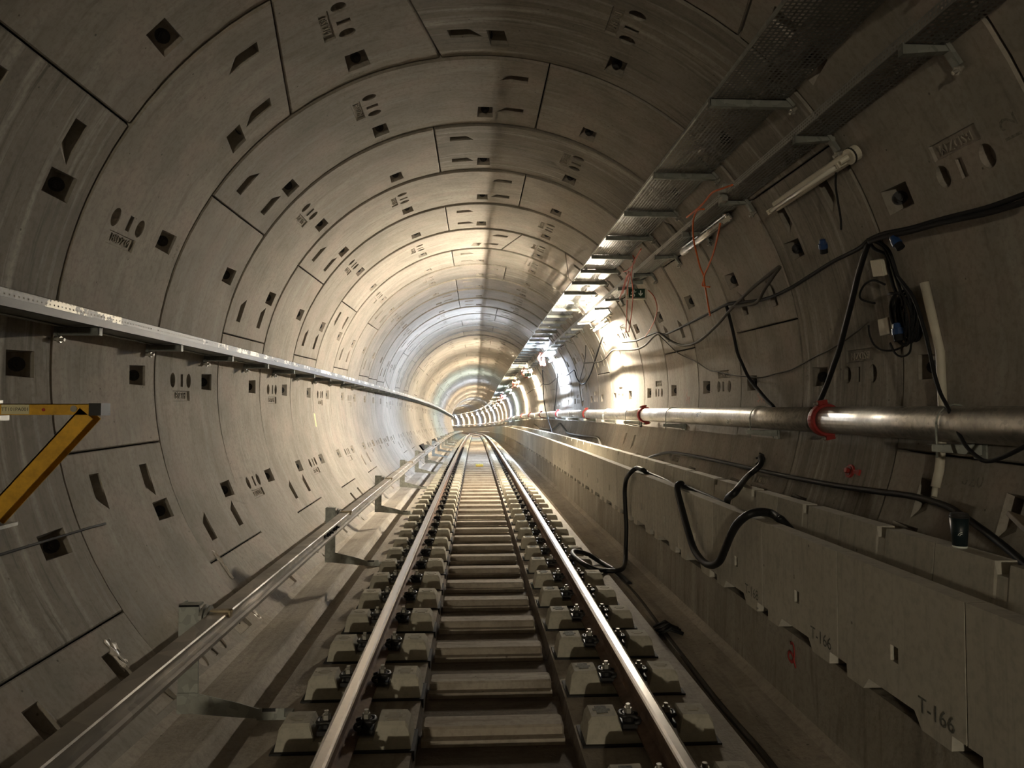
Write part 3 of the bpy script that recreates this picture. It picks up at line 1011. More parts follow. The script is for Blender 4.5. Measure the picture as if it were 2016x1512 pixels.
# ---------------------------------------------------------------- lamps along the right wall
def lamp(s0, s1, th, lab, grp=None, col=None, box=True, fat=False):
    sc, h = (s0 + s1) / 2, (s1 - s0) / 2
    t = thing('wall_lamp', lab, 'lamp', place(sc, 0, TZ) @ Matrix.Rotation(math.radians(th), 4, 'Y') @ Matrix.Translation((0, 0, TR)), grp)
    b = MB()
    b.bbox(-0.045, 0.045, -h, h, -0.075, -0.030, 0.008)
    obj('housing', b.mesh('housing', M_REFL if fat or col else M_WHITE), t)
    for y in (-h * 0.6, h * 0.6):
        b = MB()
        b.box(-0.015, 0.015, y - 0.02, y + 0.02, -0.032, 0.01)
        obj('mounting_lug', b.mesh('mounting_lug', M_GALV2), t)
    b = MB()
    r = 0.038 if fat else 0.017
    zc = -0.125 if not fat else -0.10
    b.tube([(0.012, -h * 0.97, zc), (0.012, h * 0.97, zc)], r, 12, smooth=True)
    if col:
        mt = emit('lit_tube', col, LAMP_POWER)
    else:
        mt = M_REFL if fat else M_TUBEOFF
    obj('tube', b.mesh('tube', mt), t)
    for y in (-h * 0.985, h * 0.985):
        b = MB()
        b.box(-0.008, 0.032, y - 0.012, y + 0.012, zc - 0.022, -0.05)
        obj('socket', b.mesh('socket', M_WHITE), t)
    if box:
        b = MB()
        b.tube([(0.0, -h - 0.05, -0.02), (0.0, -h - 0.05, -0.085)], 0.055, 16, smooth=False)
        b.tube([(0.0, -h - 0.05, -0.085), (0.0, -h - 0.03, -0.14)], 0.022, 10, smooth=False)
        jb = obj('end_box', b.mesh('end_box', M_WHITE), t)
        b = MB()
        b.tube([(0.0, -h - 0.05, -0.06), (0.0, -h - 0.05, -0.072)], 0.0575, 16, smooth=False)
        obj('strap', b.mesh('strap', M_RUB), jb)
    return t


lamp(4.62, 5.78, 59.2, 'unlit bare-tube wall lamp with white end box, above the hanging blue plug')
lamp(6.62, 8.05, 55.7, 'unlit silvery tube lamp just under the narrow cable tray by the orange cables', fat=True, box=False)
WARM, WARM2, COOL, BLUE, GRN = (1.0, 0.875, 0.68), (1.0, 0.82, 0.58), (0.80, 0.90, 1.0), (0.68, 0.80, 1.0), (0.80, 0.97, 0.92)
cols = [WARM, BLUE, WARM, WARM2, GRN, BLUE, WARM2, WARM, WARM2, COOL, WARM, WARM, BLUE, WARM2, WARM]
for k in range(20):
    s = 13.95 + 8.9 * k
    lamp(s - 0.62, s + 0.62, 59.2, 'lit tube lamp glowing white on the wall above the trough', 'lit wall lamps', cols[k % len(cols)], box=k < 4)
# portable work light standing behind the camera beside the conductor rail; it throws the low light on the front faces
t = thing('work_light', 'portable work light on a stand beside the conductor rail', 'work light', place(-10.5, -2.05, -0.40))
b = MB()
b.tube([(0, 0, 0.35), (0, 0, 2.16)], 0.02, 10)
obj('pole', b.mesh('pole', M_GALV), t)
for k in range(3):
    a = 2 * PI * k / 3 + 0.4
    b = MB(); b.tube([(0, 0, 0.75), (0.20 * math.cos(a), 0.20 * math.sin(a), 0.06)], 0.013, 8)
    obj('leg', b.mesh('leg', M_GALV), t)
b = MB(); b.bbox(-0.16, 0.16, -0.06, 0.03, 2.14, 2.40, 0.01)
obj('head', b.mesh('head', M_YEL), t)
b = MB(); b.box(-0.13, 0.13, 0.030, 0.036, 2.17, 2.37)
obj('lens', b.mesh('lens', emit('work_light_lens', (1.0, 0.88, 0.66), WORK_POWER)), t)

# ---------------------------------------------------------------- exit signs
def exit_sign(s, x, z, lab):
    t = thing('exit_sign', lab, 'sign', place(s, x, z), 'exit signs')
    b = MB(); b.bbox(-0.15, 0.145, -0.02, 0.05, -0.085, 0.075, 0.006)
    obj('housing', b.mesh('housing', M_WHITE), t)
    b = MB(); b.box(-0.118, 0.122, -0.026, -0.018, -0.062, 0.070)
    p = obj('sign_face', b.mesh('sign_face', M_GREEN), t)
    y = -0.028
    b = MB()
    ar = [(0.05, 0.045), (0.066, 0.045), (0.066, -0.005), (0.088, 0.012), (0.088, -0.008), (0.058, -0.04), (0.028, -0.008), (0.028, 0.012), (0.05, -0.005)]
    b.extrude([(a, c) for a, c in ar], y, y + 0.003, 'y')
    obj('arrow', b.mesh('arrow', M_SWHITE), p)
    b = MB()
    b.tube([(-0.038, y, 0.045), (-0.038, y + 0.003, 0.045)], 0.010, 10, smooth=False)
    for seg, w in ((((-0.045, 0.033), (-0.055, -0.005)), 0.012), (((-0.055, -0.005), (-0.03, -0.02), (-0.042, -0.048)), 0.007), (((-0.055, -0.005), (-0.068, -0.03), (-0.092, -0.03)), 0.007),
                   (((-0.045, 0.03), (-0.022, 0.018), (-0.008, 0.028)), 0.005), (((-0.048, 0.03), (-0.072, 0.022), (-0.078, 0.002)), 0.005)):
        for a, c in zip(seg, seg[1:]):
            d = Vector((c[0] - a[0], c[1] - a[1])); nrm = Vector((-d.y, d.x)).normalized() * w
            b.extrude([(a[0] + nrm.x, a[1] + nrm.y), (a[0] - nrm.x, a[1] - nrm.y), (c[0] - nrm.x, c[1] - nrm.y), (c[0] + nrm.x, c[1] + nrm.y)], y, y + 0.003, 'y')
    obj('running_figure', b.mesh('running_figure', M_SWHITE), p)
    b = MB(); b.box(-0.02, 0.0, 0.0, 0.03, 0.07, 0.21); b.box(-0.06, 0.10, -0.02, 0.03, 0.14, 0.20)
    obj('hanger', b.mesh('hanger', M_GALV2), t)


exit_sign(10.2, 2.26, 3.14, 'dark green exit sign with down arrow hanging among red cables near the unlit lamps')
exit_sign(31.0, 2.22, 3.12, 'small exit sign hanging beside the red cable bundle deep in the tunnel')

# ---------------------------------------------------------------- yellow bracket on the left wall
YS = 4.0
t = thing('wall_bracket', 'yellow steel cantilever bracket with cream tag on the wall opposite the trough', 'bracket', W(YS, -2.80, 1.40))
R0 = Vector(W(YS, -2.80, 1.40))
oz = path(YS)[1]


def loc(x, y, z): return (x + 2.80, y, z - 1.40)


b = MB(); b.box(-0.03, 0.655, -0.045, -0.035, 0.012, 0.072); b.box(-0.03, 0.655, 0.035, 0.045, 0.012, 0.072); b.box(-0.03, 0.655, -0.045, 0.045, 0.068, 0.072)
arm = obj('arm', b.mesh('arm', M_YEL), t)
b = MB(); b.box(0.60, 0.665, -0.05, 0.05, 0.008, 0.076)
obj('end_cap', b.mesh('end_cap', M_CLIP), t)
p0 = Vector((0.585, 0.0, 0.02)); p1 = Vector((0.075, 0.0, -0.56))
d = (p1 - p0).normalized(); nrm = Vector((-d.z, 0, d.x))
b = MB()
for y0, y1, w0, w1 in ((-0.045, -0.037, -0.045, 0.045), (0.037, 0.045, -0.045, 0.045), (-0.045, 0.045, -0.045, -0.037)):
    q = [p0 + nrm * w0, p0 + nrm * w1, p1 + nrm * w1, p1 + nrm * w0]
    b.extrude([(v.x, v.z) for v in q], y0, y1, 'y')
obj('strut', b.mesh('strut', M_YEL), t)
b = MB(); b.box(0.14, 0.285, -0.0475, -0.044, 0.016, 0.068)
tg = obj('tag_plate', b.mesh('tag_plate', M_YLAB), arm)
me = text_mesh('TT101PA001', 0.027, M_INK)
me.transform(Matrix(((1, 0, 0, 0.2125), (0, 0, 1, -0.0485), (0, 1, 0, 0.042), (0, 0, 0, 1))))
obj('tag_text', me, tg)
b = MB(); b.tube([(0.52, -0.05, 0.045), (0.52, -0.035, 0.045)], 0.018, 10, smooth=False); 
obj('bolt', b.mesh('bolt', M_BOLT), t)
b = MB(); b.tube([(0.36, -0.048, 0.04), (0.36, -0.035, 0.04)], 0.009, 8, smooth=False)
obj('rivet', b.mesh('rivet', M_REDP), t)
b = MB(); b.box(-0.06, 0.09, -0.10, 0.10, -0.02, 0.008); b.box(-0.06, 0.06, -0.09, 0.09, 0.076, 0.092); b.box(-0.075, -0.03, -0.11, 0.11, -0.06, 0.13)
obj('base_plate', b.mesh('base_plate', M_GALV), t)
b = MB(); b.box(-0.04, 0.15, -0.10, 0.10, -0.605, -0.585); b.box(-0.045, 0.03, -0.08, 0.08, -0.60, -0.50); b.tube([(0.04, -0.06, -0.585), (0.04, -0.06, -0.50)], 0.03, 8, 1, smooth=False)
obj('base_plate', b.mesh('base_plate', [M_GALV, M_CLIP]), t)

# ---------------------------------------------------------------- small fittings on the right wall
def wall_frame(s, th, r=TR):
    # local x: along the tunnel towards the camera (-y), local y: up the wall, local z: towards the axis
    M0 = place(s, 0, TZ) @ Matrix.Rotation(math.radians(th), 4, 'Y') @ Matrix.Translation((0, 0, r))
    return M0 @ Matrix(((0, -1, 0, 0), (-1, 0, 0, 0), (0, 0, -1, 0), (0, 0, 0, 1)))


for s, th, rot, lab in ((4.80, 75.0, -8, 'beige square junction box tilted above the coiled black cable'),
                        (4.86, 83.4, 2, 'beige square junction box in front of the coiled black cable')):
    t = thing('junction_box', lab, 'junction box', wall_frame(s, th) @ Matrix.Rotation(math.radians(rot), 4, 'Z'))
    b = MB(); b.bbox(-0.062, 0.062, -0.058, 0.058, 0.0, 0.055, 0.006)
    obj('box_body', b.mesh('box_body', M_WHITE), t)
    b = MB(); b.bbox(-0.064, 0.064, -0.060, 0.060, 0.055, 0.066, 0.004)
    obj('lid', b.mesh('lid', M_WHITE), t)
# coil of black cable
b = MB()
for k in range(9):
    rx, ry = 0.085 + RNG.uniform(-0.02, 0.03), 0.17 + RNG.uniform(-0.03, 0.03)
    ox, oy, z0 = RNG.uniform(-0.02, 0.02), RNG.uniform(-0.03, 0.02), 0.02 + 0.011 * k
    tl = RNG.uniform(-0.25, 0.25)
    pts = []
    for q in range(25):
        a = 2 * PI * q / 24
        x, y = rx * math.cos(a), ry * math.sin(a) - 0.03 * math.sin(a) ** 2
        pts.append((ox + x * math.cos(tl) - y * math.sin(tl), oy + x * math.sin(tl) + y * math.cos(tl), z0 + 0.008 * math.sin(2 * a + k)))
    b.tube(pts, 0.0085, 6)
b.tube([(-0.13, 0.15, 0.05), (-0.05, 0.14, 0.12), (0.06, 0.13, 0.12)], 0.010, 6)
tag(obj('cable_coil', b.mesh('cable_coil', M_CAB), None, wall_frame(4.60, 82.0)), 'tangled coil of black cable hanging beside the white conduit', 'cable coil')


def plug(name, s, th, r, lab, rot, sc=1.0):
    t = thing(name, lab, 'plug', wall_frame(s, th, r) @ Matrix.Rotation(math.radians(rot), 4, 'Z') @ Matrix.Scale(sc, 4))
    b = MB()
    q = [(0.055, 0.012), (0.05, 0.022), (0.02, 0.028), (0.018, 0.034), (-0.02, 0.036), (-0.022, 0.032)]
    b.tube([(0, y, 0) for y, r_ in q], [r_ for y, r_ in q], 12, smooth=False)
    obj('plug_body', b.mesh('plug_body', M_BLUE), t)
    b = MB(); b.tube([(0, -0.022, 0), (0, -0.062, 0)], 0.031, 12, smooth=False)
    obj('plug_shroud', b.mesh('plug_shroud', M_CAB), t)


plug('power_plug', 5.19, 68.9, 2.72, 'blue power plug dangling below the unlit bare-tube lamp', -25, 0.95)
plug('power_plug', 4.42, 72.6, 2.76, 'blue power plug hooked under the two thick black cables', 30, 0.9)
plug('power_plug', 4.54, 84.6, 2.72, 'blue power plug tucked beside the white conduit and cable coil', 5, 1.05)

b = MB()
b.tube([pol(4.335, 78.8, 2.815), pol(4.30, 88.0, 2.835), pol(4.27, 97.0, 2.846), pol(4.24, 103.0, 2.845), pol(4.235, 105.2, 2.84)], 0.027, 12)
b.tube([pol(4.235, 105.2, 2.84), pol(4.225, 106.4, 2.84)], 0.017, 10)
o0 = Vector(W(4.27, 2.79, 1.0))
b.v = [tuple(Vector(v) - o0) for v in b.v]
tag(obj('conduit', b.mesh('conduit', M_WHITE), None, Matrix.Translation(o0)), 'white plastic conduit standing against the wall behind the water pipe', 'conduit')

t = thing('wall_outlet', 'small red round outlet with a tail fixed below the water pipe', 'outlet', wall_frame(5.30, 104.9))
b = MB()
b.tube([(0, 0, -0.005), (0, 0, 0.02)], 0.052, 18, smooth=False)
obj('flange', b.mesh('flange', M_RED), t)
b = MB()
b.tube([(0, 0, 0.02), (0, 0, 0.024)], 0.036, 18, 1, smooth=False)
b.tube([(0, 0, 0.024), (0, 0, 0.05)], 0.020, 8, smooth=False)
obj('spigot', b.mesh('spigot', [M_RED, plain('dark_red', (0.12, 0.015, 0.012), 0.6)]), t)
b = MB()
b.box(0.04, 0.125, -0.014, 0.014, 0.0, 0.016); b.box(0.105, 0.135, -0.022, 0.022, 0.0, 0.018)
obj('tail', b.mesh('tail', M_RED), t)

# paper cup on the deck edge
t = thing('paper_cup', 'dark paper cup with black lid and white base standing on the trough back wall', 'cup', W(3.19, 2.152, 0.8005))
b = MB(); b.tube([(0, 0, 0), (0, 0, 0.009)], [0.0305, 0.031], 24)
obj('cup_base', b.mesh('cup_base', M_SWHITE), t)
b = MB(); b.tube([(0, 0, 0.009), (0, 0, 0.138)], [0.031, 0.0405], 24)
cb = obj('cup_sleeve', b.mesh('cup_sleeve', M_CUP), t)
b = MB(); b.tube([(0, 0, 0.138), (0, 0, 0.143), (0, 0, 0.146), (0, 0, 0.158), (0, 0, 0.160)], [0.042, 0.043, 0.040, 0.037, 0.034], 24, smooth=False)
obj('lid', b.mesh('lid', M_RUB), t)
b = MB()
for r_, w in ((0.020, 0.0018), (0.013, 0.0018)):
    pts = []
    for k in range(7):
        a = math.radians(95 + 75 * k / 6)
        lz = 0.055 + r_ * math.sin(a)
        ph = -0.75 + 0.5 + r_ * math.cos(a) / 0.036
        rr = 0.0345 + (lz - 0.009) * 0.0736 + 0.0002 - 0.0035
        pts.append((rr * math.sin(ph), -rr * math.cos(ph), lz))
    b.tube(pts, w, 5)
obj('printed_mark', b.mesh('printed_mark', M_SWHITE), cb)

# ---------------------------------------------------------------- left wall and floor details
b = MB(); b.box(-0.055, 0.055, -0.12, 0.12, 0.0, 0.003)
tag(obj('sticker', b.mesh('sticker', M_YST), None, place(12.3, 0, TZ) @ Matrix.Rotation(math.radians(-98.7), 4, 'Y') @ Matrix.Translation((0, 0, TR)) @
        Matrix(((0, 1, 0, 0), (1, 0, 0, 0), (0, 0, -1, 0), (0, 0, 0, 1)))), 'yellow printed sticker on the bare lining opposite the lamps', 'sticker')


def crust(M, w, h, lab, seed):
    rg = random.Random(seed)
    b = MB()
    nx, ny = 7, 10
    g_ = {}
    for i in range(nx + 1):
        for j in range(ny + 1):
            e = min(i, nx - i, j, ny - j)
            x = (i / nx - 0.5) * w * (1 - 0.35 * j / ny) + rg.uniform(-1, 1) * w * 0.07
            g_[i, j] = b.add([(x, (0.5 - j / ny) * h + rg.uniform(-1, 1) * h * 0.03, -0.004 if e == 0 else rg.uniform(0.004, 0.022))])[0]
    for i in range(nx):
        for j in range(ny):
            b.face((g_[i, j], g_[i, j + 1], g_[i + 1, j + 1], g_[i + 1, j]))
    tag(obj('mineral_crust', b.mesh('mineral_crust', M_CRUST), None, M), lab, 'crust')


def left_frame(s, th):
    return place(s, 0, TZ) @ Matrix.Rotation(math.radians(th), 4, 'Y') @ Matrix.Translation((0, 0, TR)) @ Matrix(((0, 1, 0, 0), (1, 0, 0, 0), (0, 0, -1, 0), (0, 0, 0, 1)))


crust(left_frame(4.48, -127.4), 0.10, 0.24, 'white mineral crust below a lining joint above the conductor rail', 3)
crust(left_frame(6.35, -134.6), 0.14, 0.26, 'white crumbly crust at the foot of the lining under the conductor rail', 5)
crust(left_frame(6.50, -125.0), 0.05, 0.36, 'thin white streak of crust running down the lining behind the conductor rail', 8)

t = thing('track_marker', 'small yellow box lying between the rails', 'marker', place(20.9, 0.03, -0.195))
b = MB(); b.bbox(-0.11, 0.11, -0.05, 0.05, 0, 0.075, 0.01)
obj('marker_body', b.mesh('marker_body', M_YST), t)
b = MB(); b.box(-0.10, 0.10, -0.052, -0.049, 0.01, 0.03)
obj('marker_band', b.mesh('marker_band', M_YEL), t)
# bundle of offcuts in the groove
b = MB()
for k in range(10):
    a = RNG.uniform(-0.5, 0.5)
    y = -0.10 + 0.02 * k
    c_, s_ = math.cos(a), math.sin(a)
    b.tube([(-0.09 * c_, y - 0.09 * s_, 0.012 + 0.02 * RNG.random()), (0, y, 0.045 + 0.03 * RNG.random()), (0.09 * c_, y + 0.09 * s_, 0.012 + 0.02 * RNG.random())], 0.010, 6)
tag(obj('hose_offcuts', b.mesh('hose_offcuts', M_HOSE), None, place(5.33, 1.36, -0.255)), 'bundle of short black hose offcuts lying in the floor groove', 'offcuts')

# stencilled and sprayed marks on the right lining
me = text_mesh('+020', 0.125, M_FAINT)
me.transform(Matrix.Translation((0, 0, 0.003)))
obj('stencil', me, lining, wall_frame(4.03, 103.6))
me = text_mesh('12', 0.16, M_FAINT)
me.transform(Matrix.Translation((0, 0, 0.003)))
obj('stencil', me, lining, wall_frame(3.42, 66.0) @ Matrix.Rotation(PI / 2, 4, 'Z'))
b = MB()
for pts in ([(-0.10, 0.12), (-0.02, 0.10), (-0.09, 0.04), (-0.03, 0.0), (-0.10, -0.04)], [(0.02, -0.02), (0.05, 0.02), (0.06, -0.06), (0.09, -0.14)],
            [(-0.06, -0.02), (-0.07, -0.16)], [(0.0, 0.0), (-0.01, -0.17)], [(0.03, -0.03), (0.02, -0.12)]):
    b.tube(smooth_pts([(x, y, 0.001) for x, y in pts], 3), 0.008, 5)
obj('paint_mark', b.mesh('paint_mark', M_PINKP), lining, wall_frame(9.75, 92.0) @ Matrix.Diagonal((1, 1, 0.3, 1)))
obj('paint_mark', bpy.data.meshes['paint_mark.001'] if 'paint_mark.001' in bpy.data.meshes else b.mesh('paint_mark', M_PINKP), lining, wall_frame(7.2, 93.0) @ Matrix.Diagonal((1.3, 0.9, 0.3, 1)))

# ---------------------------------------------------------------- cables and hoses
PTS = {
  'main': [(2.677,3.294,2.522),(2.675,3.401,2.527),(2.673,3.669,2.533),(2.664,3.987,2.563),(2.656,4.316,2.586),(2.645,4.576,2.617),(2.645,4.748,2.617),(2.654,4.909,2.589),(2.659,5.28,2.573),(2.669,5.63,2.541),(2.68,6.027,2.504),(2.685,6.407,2.487),(2.683,6.693,2.493),(2.672,7.051,2.526),(2.658,7.442,2.568),(2.656,7.669,2.573),(2.661,8.105,2.558),(2.669,9.132,2.528),(2.673,10.14,2.511),(2.65,10.571,2.578),(2.647,11.268,2.581),(2.645,11.948,2.583),(2.613,13.018,2.664),(2.559,13.523,2.789),(2.507,14.097,2.897),(2.533,14.586,2.84),(2.612,15.536,2.646),(2.669,16.277,2.478),(2.724,17.124,2.269),(2.762,18.248,2.071),(2.759,19.023,2.083),(2.719,19.511,2.269),(2.66,19.598,2.472),(2.674,21.118,2.412),(2.642,22.232,2.495)],
  'main2': [(2.669,3.286,2.48),(2.667,3.392,2.485),(2.662,3.655,2.501),(2.651,3.97,2.537),(2.643,4.296,2.561),(2.633,4.556,2.591),(2.631,4.723,2.596)],
  'loop': [(2.657,7.483,2.541),(2.671,7.05,2.495),(2.674,6.784,2.487),(2.65,6.564,2.565),(2.619,6.261,2.655),(2.604,6.117,2.696),(2.619,6.536,2.653),(2.633,6.856,2.614),(2.669,7.518,2.502),(2.699,8.028,2.394),(2.725,8.742,2.283),(2.726,9.283,2.273),(2.716,9.647,2.319),(2.69,10.016,2.417),(2.648,10.476,2.553),(2.677,11.391,2.456),(2.677,12.13,2.449),(2.648,13.285,2.533),(2.633,13.904,2.573),(2.66,14.82,2.484),(2.667,15.592,2.458),(2.648,16.729,2.506),(2.632,17.569,2.546)],
  'drop': [(2.688,7.676,2.574),(2.749,7.692,2.361),(2.787,7.691,2.18),(2.807,7.672,2.048),(2.819,7.587,1.936),(2.829,7.402,1.755),(2.829,7.135,1.613),(2.824,6.911,1.507),(2.82,6.783,1.456),(2.813,6.676,1.382)],
  'thick': [(2.654,4.764,2.62),(2.679,4.874,2.545),(2.714,5.02,2.426),(2.752,5.179,2.263),(2.783,5.336,2.088),(2.802,5.479,1.901),(2.808,5.573,1.793),(2.809,5.704,1.624),(2.802,5.823,1.477),(2.793,5.881,1.39)],
  'thin': [(2.705,10.784,2.601),(2.757,10.451,2.436),(2.807,9.965,2.223),(2.836,9.242,2.052),(2.85,8.777,1.92),(2.854,8.432,1.877),(2.857,8.0,1.82),(2.859,7.476,1.775),(2.859,7.14,1.755),(2.859,6.769,1.78),(2.858,6.434,1.802),(2.854,6.027,1.878),(2.85,5.665,1.937),(2.842,5.335,2.017),(2.833,5.09,2.09)],
  'edge': [(2.557,4.284,2.27),(2.569,4.241,2.214),(2.588,4.172,2.108),(2.611,4.115,1.915),(2.618,4.082,1.789),(2.62,4.05,1.666),(2.615,3.992,1.543),(2.608,3.918,1.454),(2.597,3.841,1.354),(2.58,3.738,1.245),(2.569,3.626,1.184),(2.565,3.548,1.168),(2.571,3.448,1.197),(2.582,3.324,1.255),(2.59,3.227,1.309)],
  'bunch1': [(2.678,4.766,2.614),(2.697,4.678,2.555),(2.725,4.644,2.46),(2.753,4.634,2.354),(2.776,4.617,2.247),(2.795,4.615,2.143)],
  'bunch2': [(2.666,4.721,2.618),(2.696,4.618,2.524),(2.727,4.601,2.416),(2.749,4.592,2.329),(2.772,4.537,2.217),(2.787,4.525,2.13)],
  'bunch3': [(2.695,4.835,2.624),(2.714,4.806,2.566),(2.736,4.701,2.497),(2.761,4.716,2.405),(2.786,4.713,2.298),(2.801,4.692,2.224)],
  'flex': [(2.773,4.787,2.311),(2.761,4.905,2.361),(2.763,5.022,2.352),(2.775,5.113,2.299),(2.785,5.104,2.252),(2.795,4.954,2.203)],
  'tail': [(2.817,5.077,2.058),(2.826,5.08,1.983),(2.833,5.028,1.903),(2.836,4.918,1.857),(2.836,4.766,1.852),(2.834,4.617,1.884)],
  'tail2': [(2.813,4.804,1.901),(2.817,4.754,1.826),(2.818,4.68,1.796),(2.818,4.594,1.814),(2.814,4.564,1.88)],
  'orange1': [(2.057,5.77,3.317),(2.034,5.973,3.346),(2.016,6.159,3.367),(2.026,6.429,3.353),(2.026,6.686,3.353),(2.022,6.937,3.357)],
  'orange2': [(2.055,6.503,3.317),(2.034,6.633,3.344),(2.052,6.802,3.321),(2.1,6.989,3.258),(2.163,7.159,3.169),(2.223,7.266,3.076),(2.297,7.381,2.949),(2.353,7.419,2.842),(2.382,7.562,2.779),(2.403,7.39,2.733)],
  'orange3': [(2.173,6.399,3.156),(2.227,6.639,3.072),(2.279,6.909,2.983),(2.319,7.183,2.91),(2.353,7.419,2.842),(2.415,7.544,2.704),(2.465,7.628,2.577),(2.504,7.679,2.46)],
  'red1': [(1.939,8.996,3.413),(1.989,9.098,3.356),(2.002,9.523,3.338),(1.987,9.787,3.354)],
  'red2': [(1.912,8.431,3.372),(1.937,8.812,3.341),(1.956,9.074,3.317),(2.027,9.483,3.226),(2.115,9.782,3.102),(2.236,10.392,2.9),(2.353,11.139,2.652)],
  'red3': [(2.006,9.448,3.254),(2.057,9.844,3.185),(2.12,10.171,3.092),(2.216,10.65,2.935),(2.35,11.353,2.659)],
  'red4': [(2.307,9.682,3.08),(2.364,9.599,2.982),(2.422,9.66,2.871),(2.462,9.815,2.786),(2.499,10.102,2.699),(2.533,10.509,2.61),(2.554,10.886,2.547)],
  'red5': [(1.981,9.43,3.285),(2.006,9.742,3.252),(2.041,10.044,3.204),(2.074,10.344,3.158),(2.108,10.657,3.107)],
  'red6': [(2.002,9.34,3.275),(2.015,9.652,3.257),(2.051,9.985,3.209),(2.098,10.384,3.142)],
  'lampcord': [(2.36,4.649,3.051),(2.395,4.724,2.988),(2.448,4.793,2.884),(2.491,4.843,2.79),(2.519,4.891,2.723)],
  'cordA': [(2.206,24.094,2.72),(2.348,25.392,2.384),(2.496,26.53,1.658),(2.477,25.408,1.19),(2.371,23.051,0.765),(2.318,22.112,0.634)],
  'cordB': [(2.527,22.357,2.516),(2.65,23.704,2.065),(2.7,24.603,1.554),(2.692,24.851,1.322)],
  'cordC': [(2.531,16.679,2.915),(2.64,17.459,2.666),(2.712,18.259,2.456),(2.798,19.476,2.084),(2.84,19.385,1.603),(2.837,19.273,1.462)],
  'far1': [(2.597,21.864,2.477),(2.607,23.039,2.432),(2.626,24.246,2.36),(2.64,25.882,2.29),(2.624,27.426,2.32),(2.605,28.262,2.366),(2.629,30.356,2.258),(2.617,32.306,2.263),(2.619,34.413,2.216),(2.629,36.898,2.138)],
  'hose_wall': [(2.619,11.135,0.625),(2.649,10.677,0.705),(2.677,10.067,0.791),(2.685,9.344,0.817),(2.686,8.227,0.826),(2.685,7.27,0.829),(2.685,6.744,0.829),(2.685,6.084,0.83),(2.687,5.384,0.841),(2.693,4.831,0.86),(2.698,4.38,0.878),(2.694,4.081,0.864),(2.684,3.937,0.835),(2.67,3.775,0.793),(2.655,3.623,0.749),(2.635,3.459,0.695),(2.614,3.306,0.642)],
  'hose_far': [(2.578,14.539,0.554),(2.609,15.184,0.624),(2.656,15.833,0.75),(2.647,17.708,0.705),(2.642,20.566,0.66),(2.678,21.782,0.755),(2.72,23.308,0.892),(2.7,24.009,0.806),(2.649,25.474,0.62),(2.648,29.405,0.555),(2.692,33.223,0.631)],
  'hose1': [(1.86,6.45,0.42),(1.8,6.6,0.68),(1.706,7.313,0.755),(1.649,7.278,0.79),(1.63,7.495,0.793),(1.575,7.545,0.745),(1.57,7.755,0.647),(1.57,7.837,0.52),(1.57,7.815,0.348),(1.57,7.768,0.12),(1.56,7.753,-0.111),(1.52,7.596,-0.216),(1.402,7.193,-0.204),(1.296,7.107,-0.204),(1.185,7.092,-0.194),(1.056,6.787,-0.113),(0.961,6.809,-0.073),(0.911,7.043,-0.064),(0.904,7.291,-0.065),(0.949,7.42,-0.065),(1.091,7.502,-0.115),(1.224,7.518,-0.196),(1.307,7.242,-0.214),(1.371,7.122,-0.254),(1.395,6.808,-0.263)],
  'hose2': [(1.84,5.05,0.42),(1.8,5.15,0.68),(1.685,5.928,0.765),(1.62,5.838,0.81),(1.58,5.805,0.793),(1.57,5.757,0.735),(1.56,5.612,0.627),(1.55,5.447,0.506),(1.55,5.284,0.381),(1.55,5.094,0.334),(1.55,4.906,0.34),(1.55,4.728,0.406),(1.55,4.609,0.516),(1.55,4.504,0.625),(1.56,4.405,0.716),(1.6,4.33,0.781),(1.678,4.34,0.795),(1.746,4.34,0.785),(1.746,4.213,0.77),(1.761,4.184,0.75),(1.86,3.95,0.55),(1.88,3.8,0.4)],
  'hose3': [(1.86,5.3,0.45),(1.835,5.362,0.712),(1.747,4.933,0.853),(2.438,6.502,0.79),(2.591,6.625,0.864),(2.668,6.713,0.91),(2.702,6.819,0.956)],
  'floor_cable': [(1.359,7.065,-0.276),(1.373,6.392,-0.273),(1.346,5.498,-0.27),(1.328,4.775,-0.268),(1.313,4.039,-0.266),(1.323,3.488,-0.265),(1.312,3.127,-0.265)],
  'rod': [(-2.673,3.89,0.65),(-2.673,3.991,0.65),(-2.673,4.448,0.647),(-2.672,4.9,0.644),(-2.67,5.073,0.639)],
  'heap': [(1.337,5.152,-0.207)],
  'marker': [(0.025,22.556,-0.38)],
}



def cable(key, r, mat, name, lab, cat, group=None, n=8, sub=6):
    pts = smooth_pts(PTS[key], sub)
    o0 = Vector(pts[0])
    b = MB()
    b.tube([p - o0 for p in pts], r, n)
    return tag(obj(name, b.mesh(name, mat), None, Matrix.Translation(o0)), lab, cat, group)


cable('main', 0.016, M_CAB, 'power_cable', 'black power cable looping from hook to hook along the wall past the lamps', 'cable')
cable('main2', 0.018, M_CAB, 'power_cable', 'thick black cable strung above the white conduit, lower of the pair', 'cable')
cable('loop', 0.017, M_CABG, 'power_cable', 'dusty dark cable hanging in swags below the long power cable', 'cable')
cable('drop', 0.018, M_CAB, 'power_cable', 'black cable dropping from a hook behind the water pipe', 'cable')
cable('thick', 0.022, M_HOSE, 'power_cable', 'thick black cable falling from the cable bunch to behind the water pipe', 'cable')
cable('thin', 0.007, M_CABG, 'signal_wire', 'thin grey wire sagging along the wall to the lower junction box', 'wire')
cable('edge', 0.011, M_CAB, 'power_cable', 'black cable hanging in front of the conduit and water pipe', 'cable')
for k, nm in enumerate(('bunch1', 'bunch2', 'bunch3')):
    cable(nm, 0.011, M_CAB, 'lamp_cable', 'black cable in the bunch running down to the cable coil', 'cable', 'bunched cables above the coil')
cable('flex', 0.008, M_CAB, 'lamp_cable', 'black flex making a round loop between the two junction boxes', 'cable')
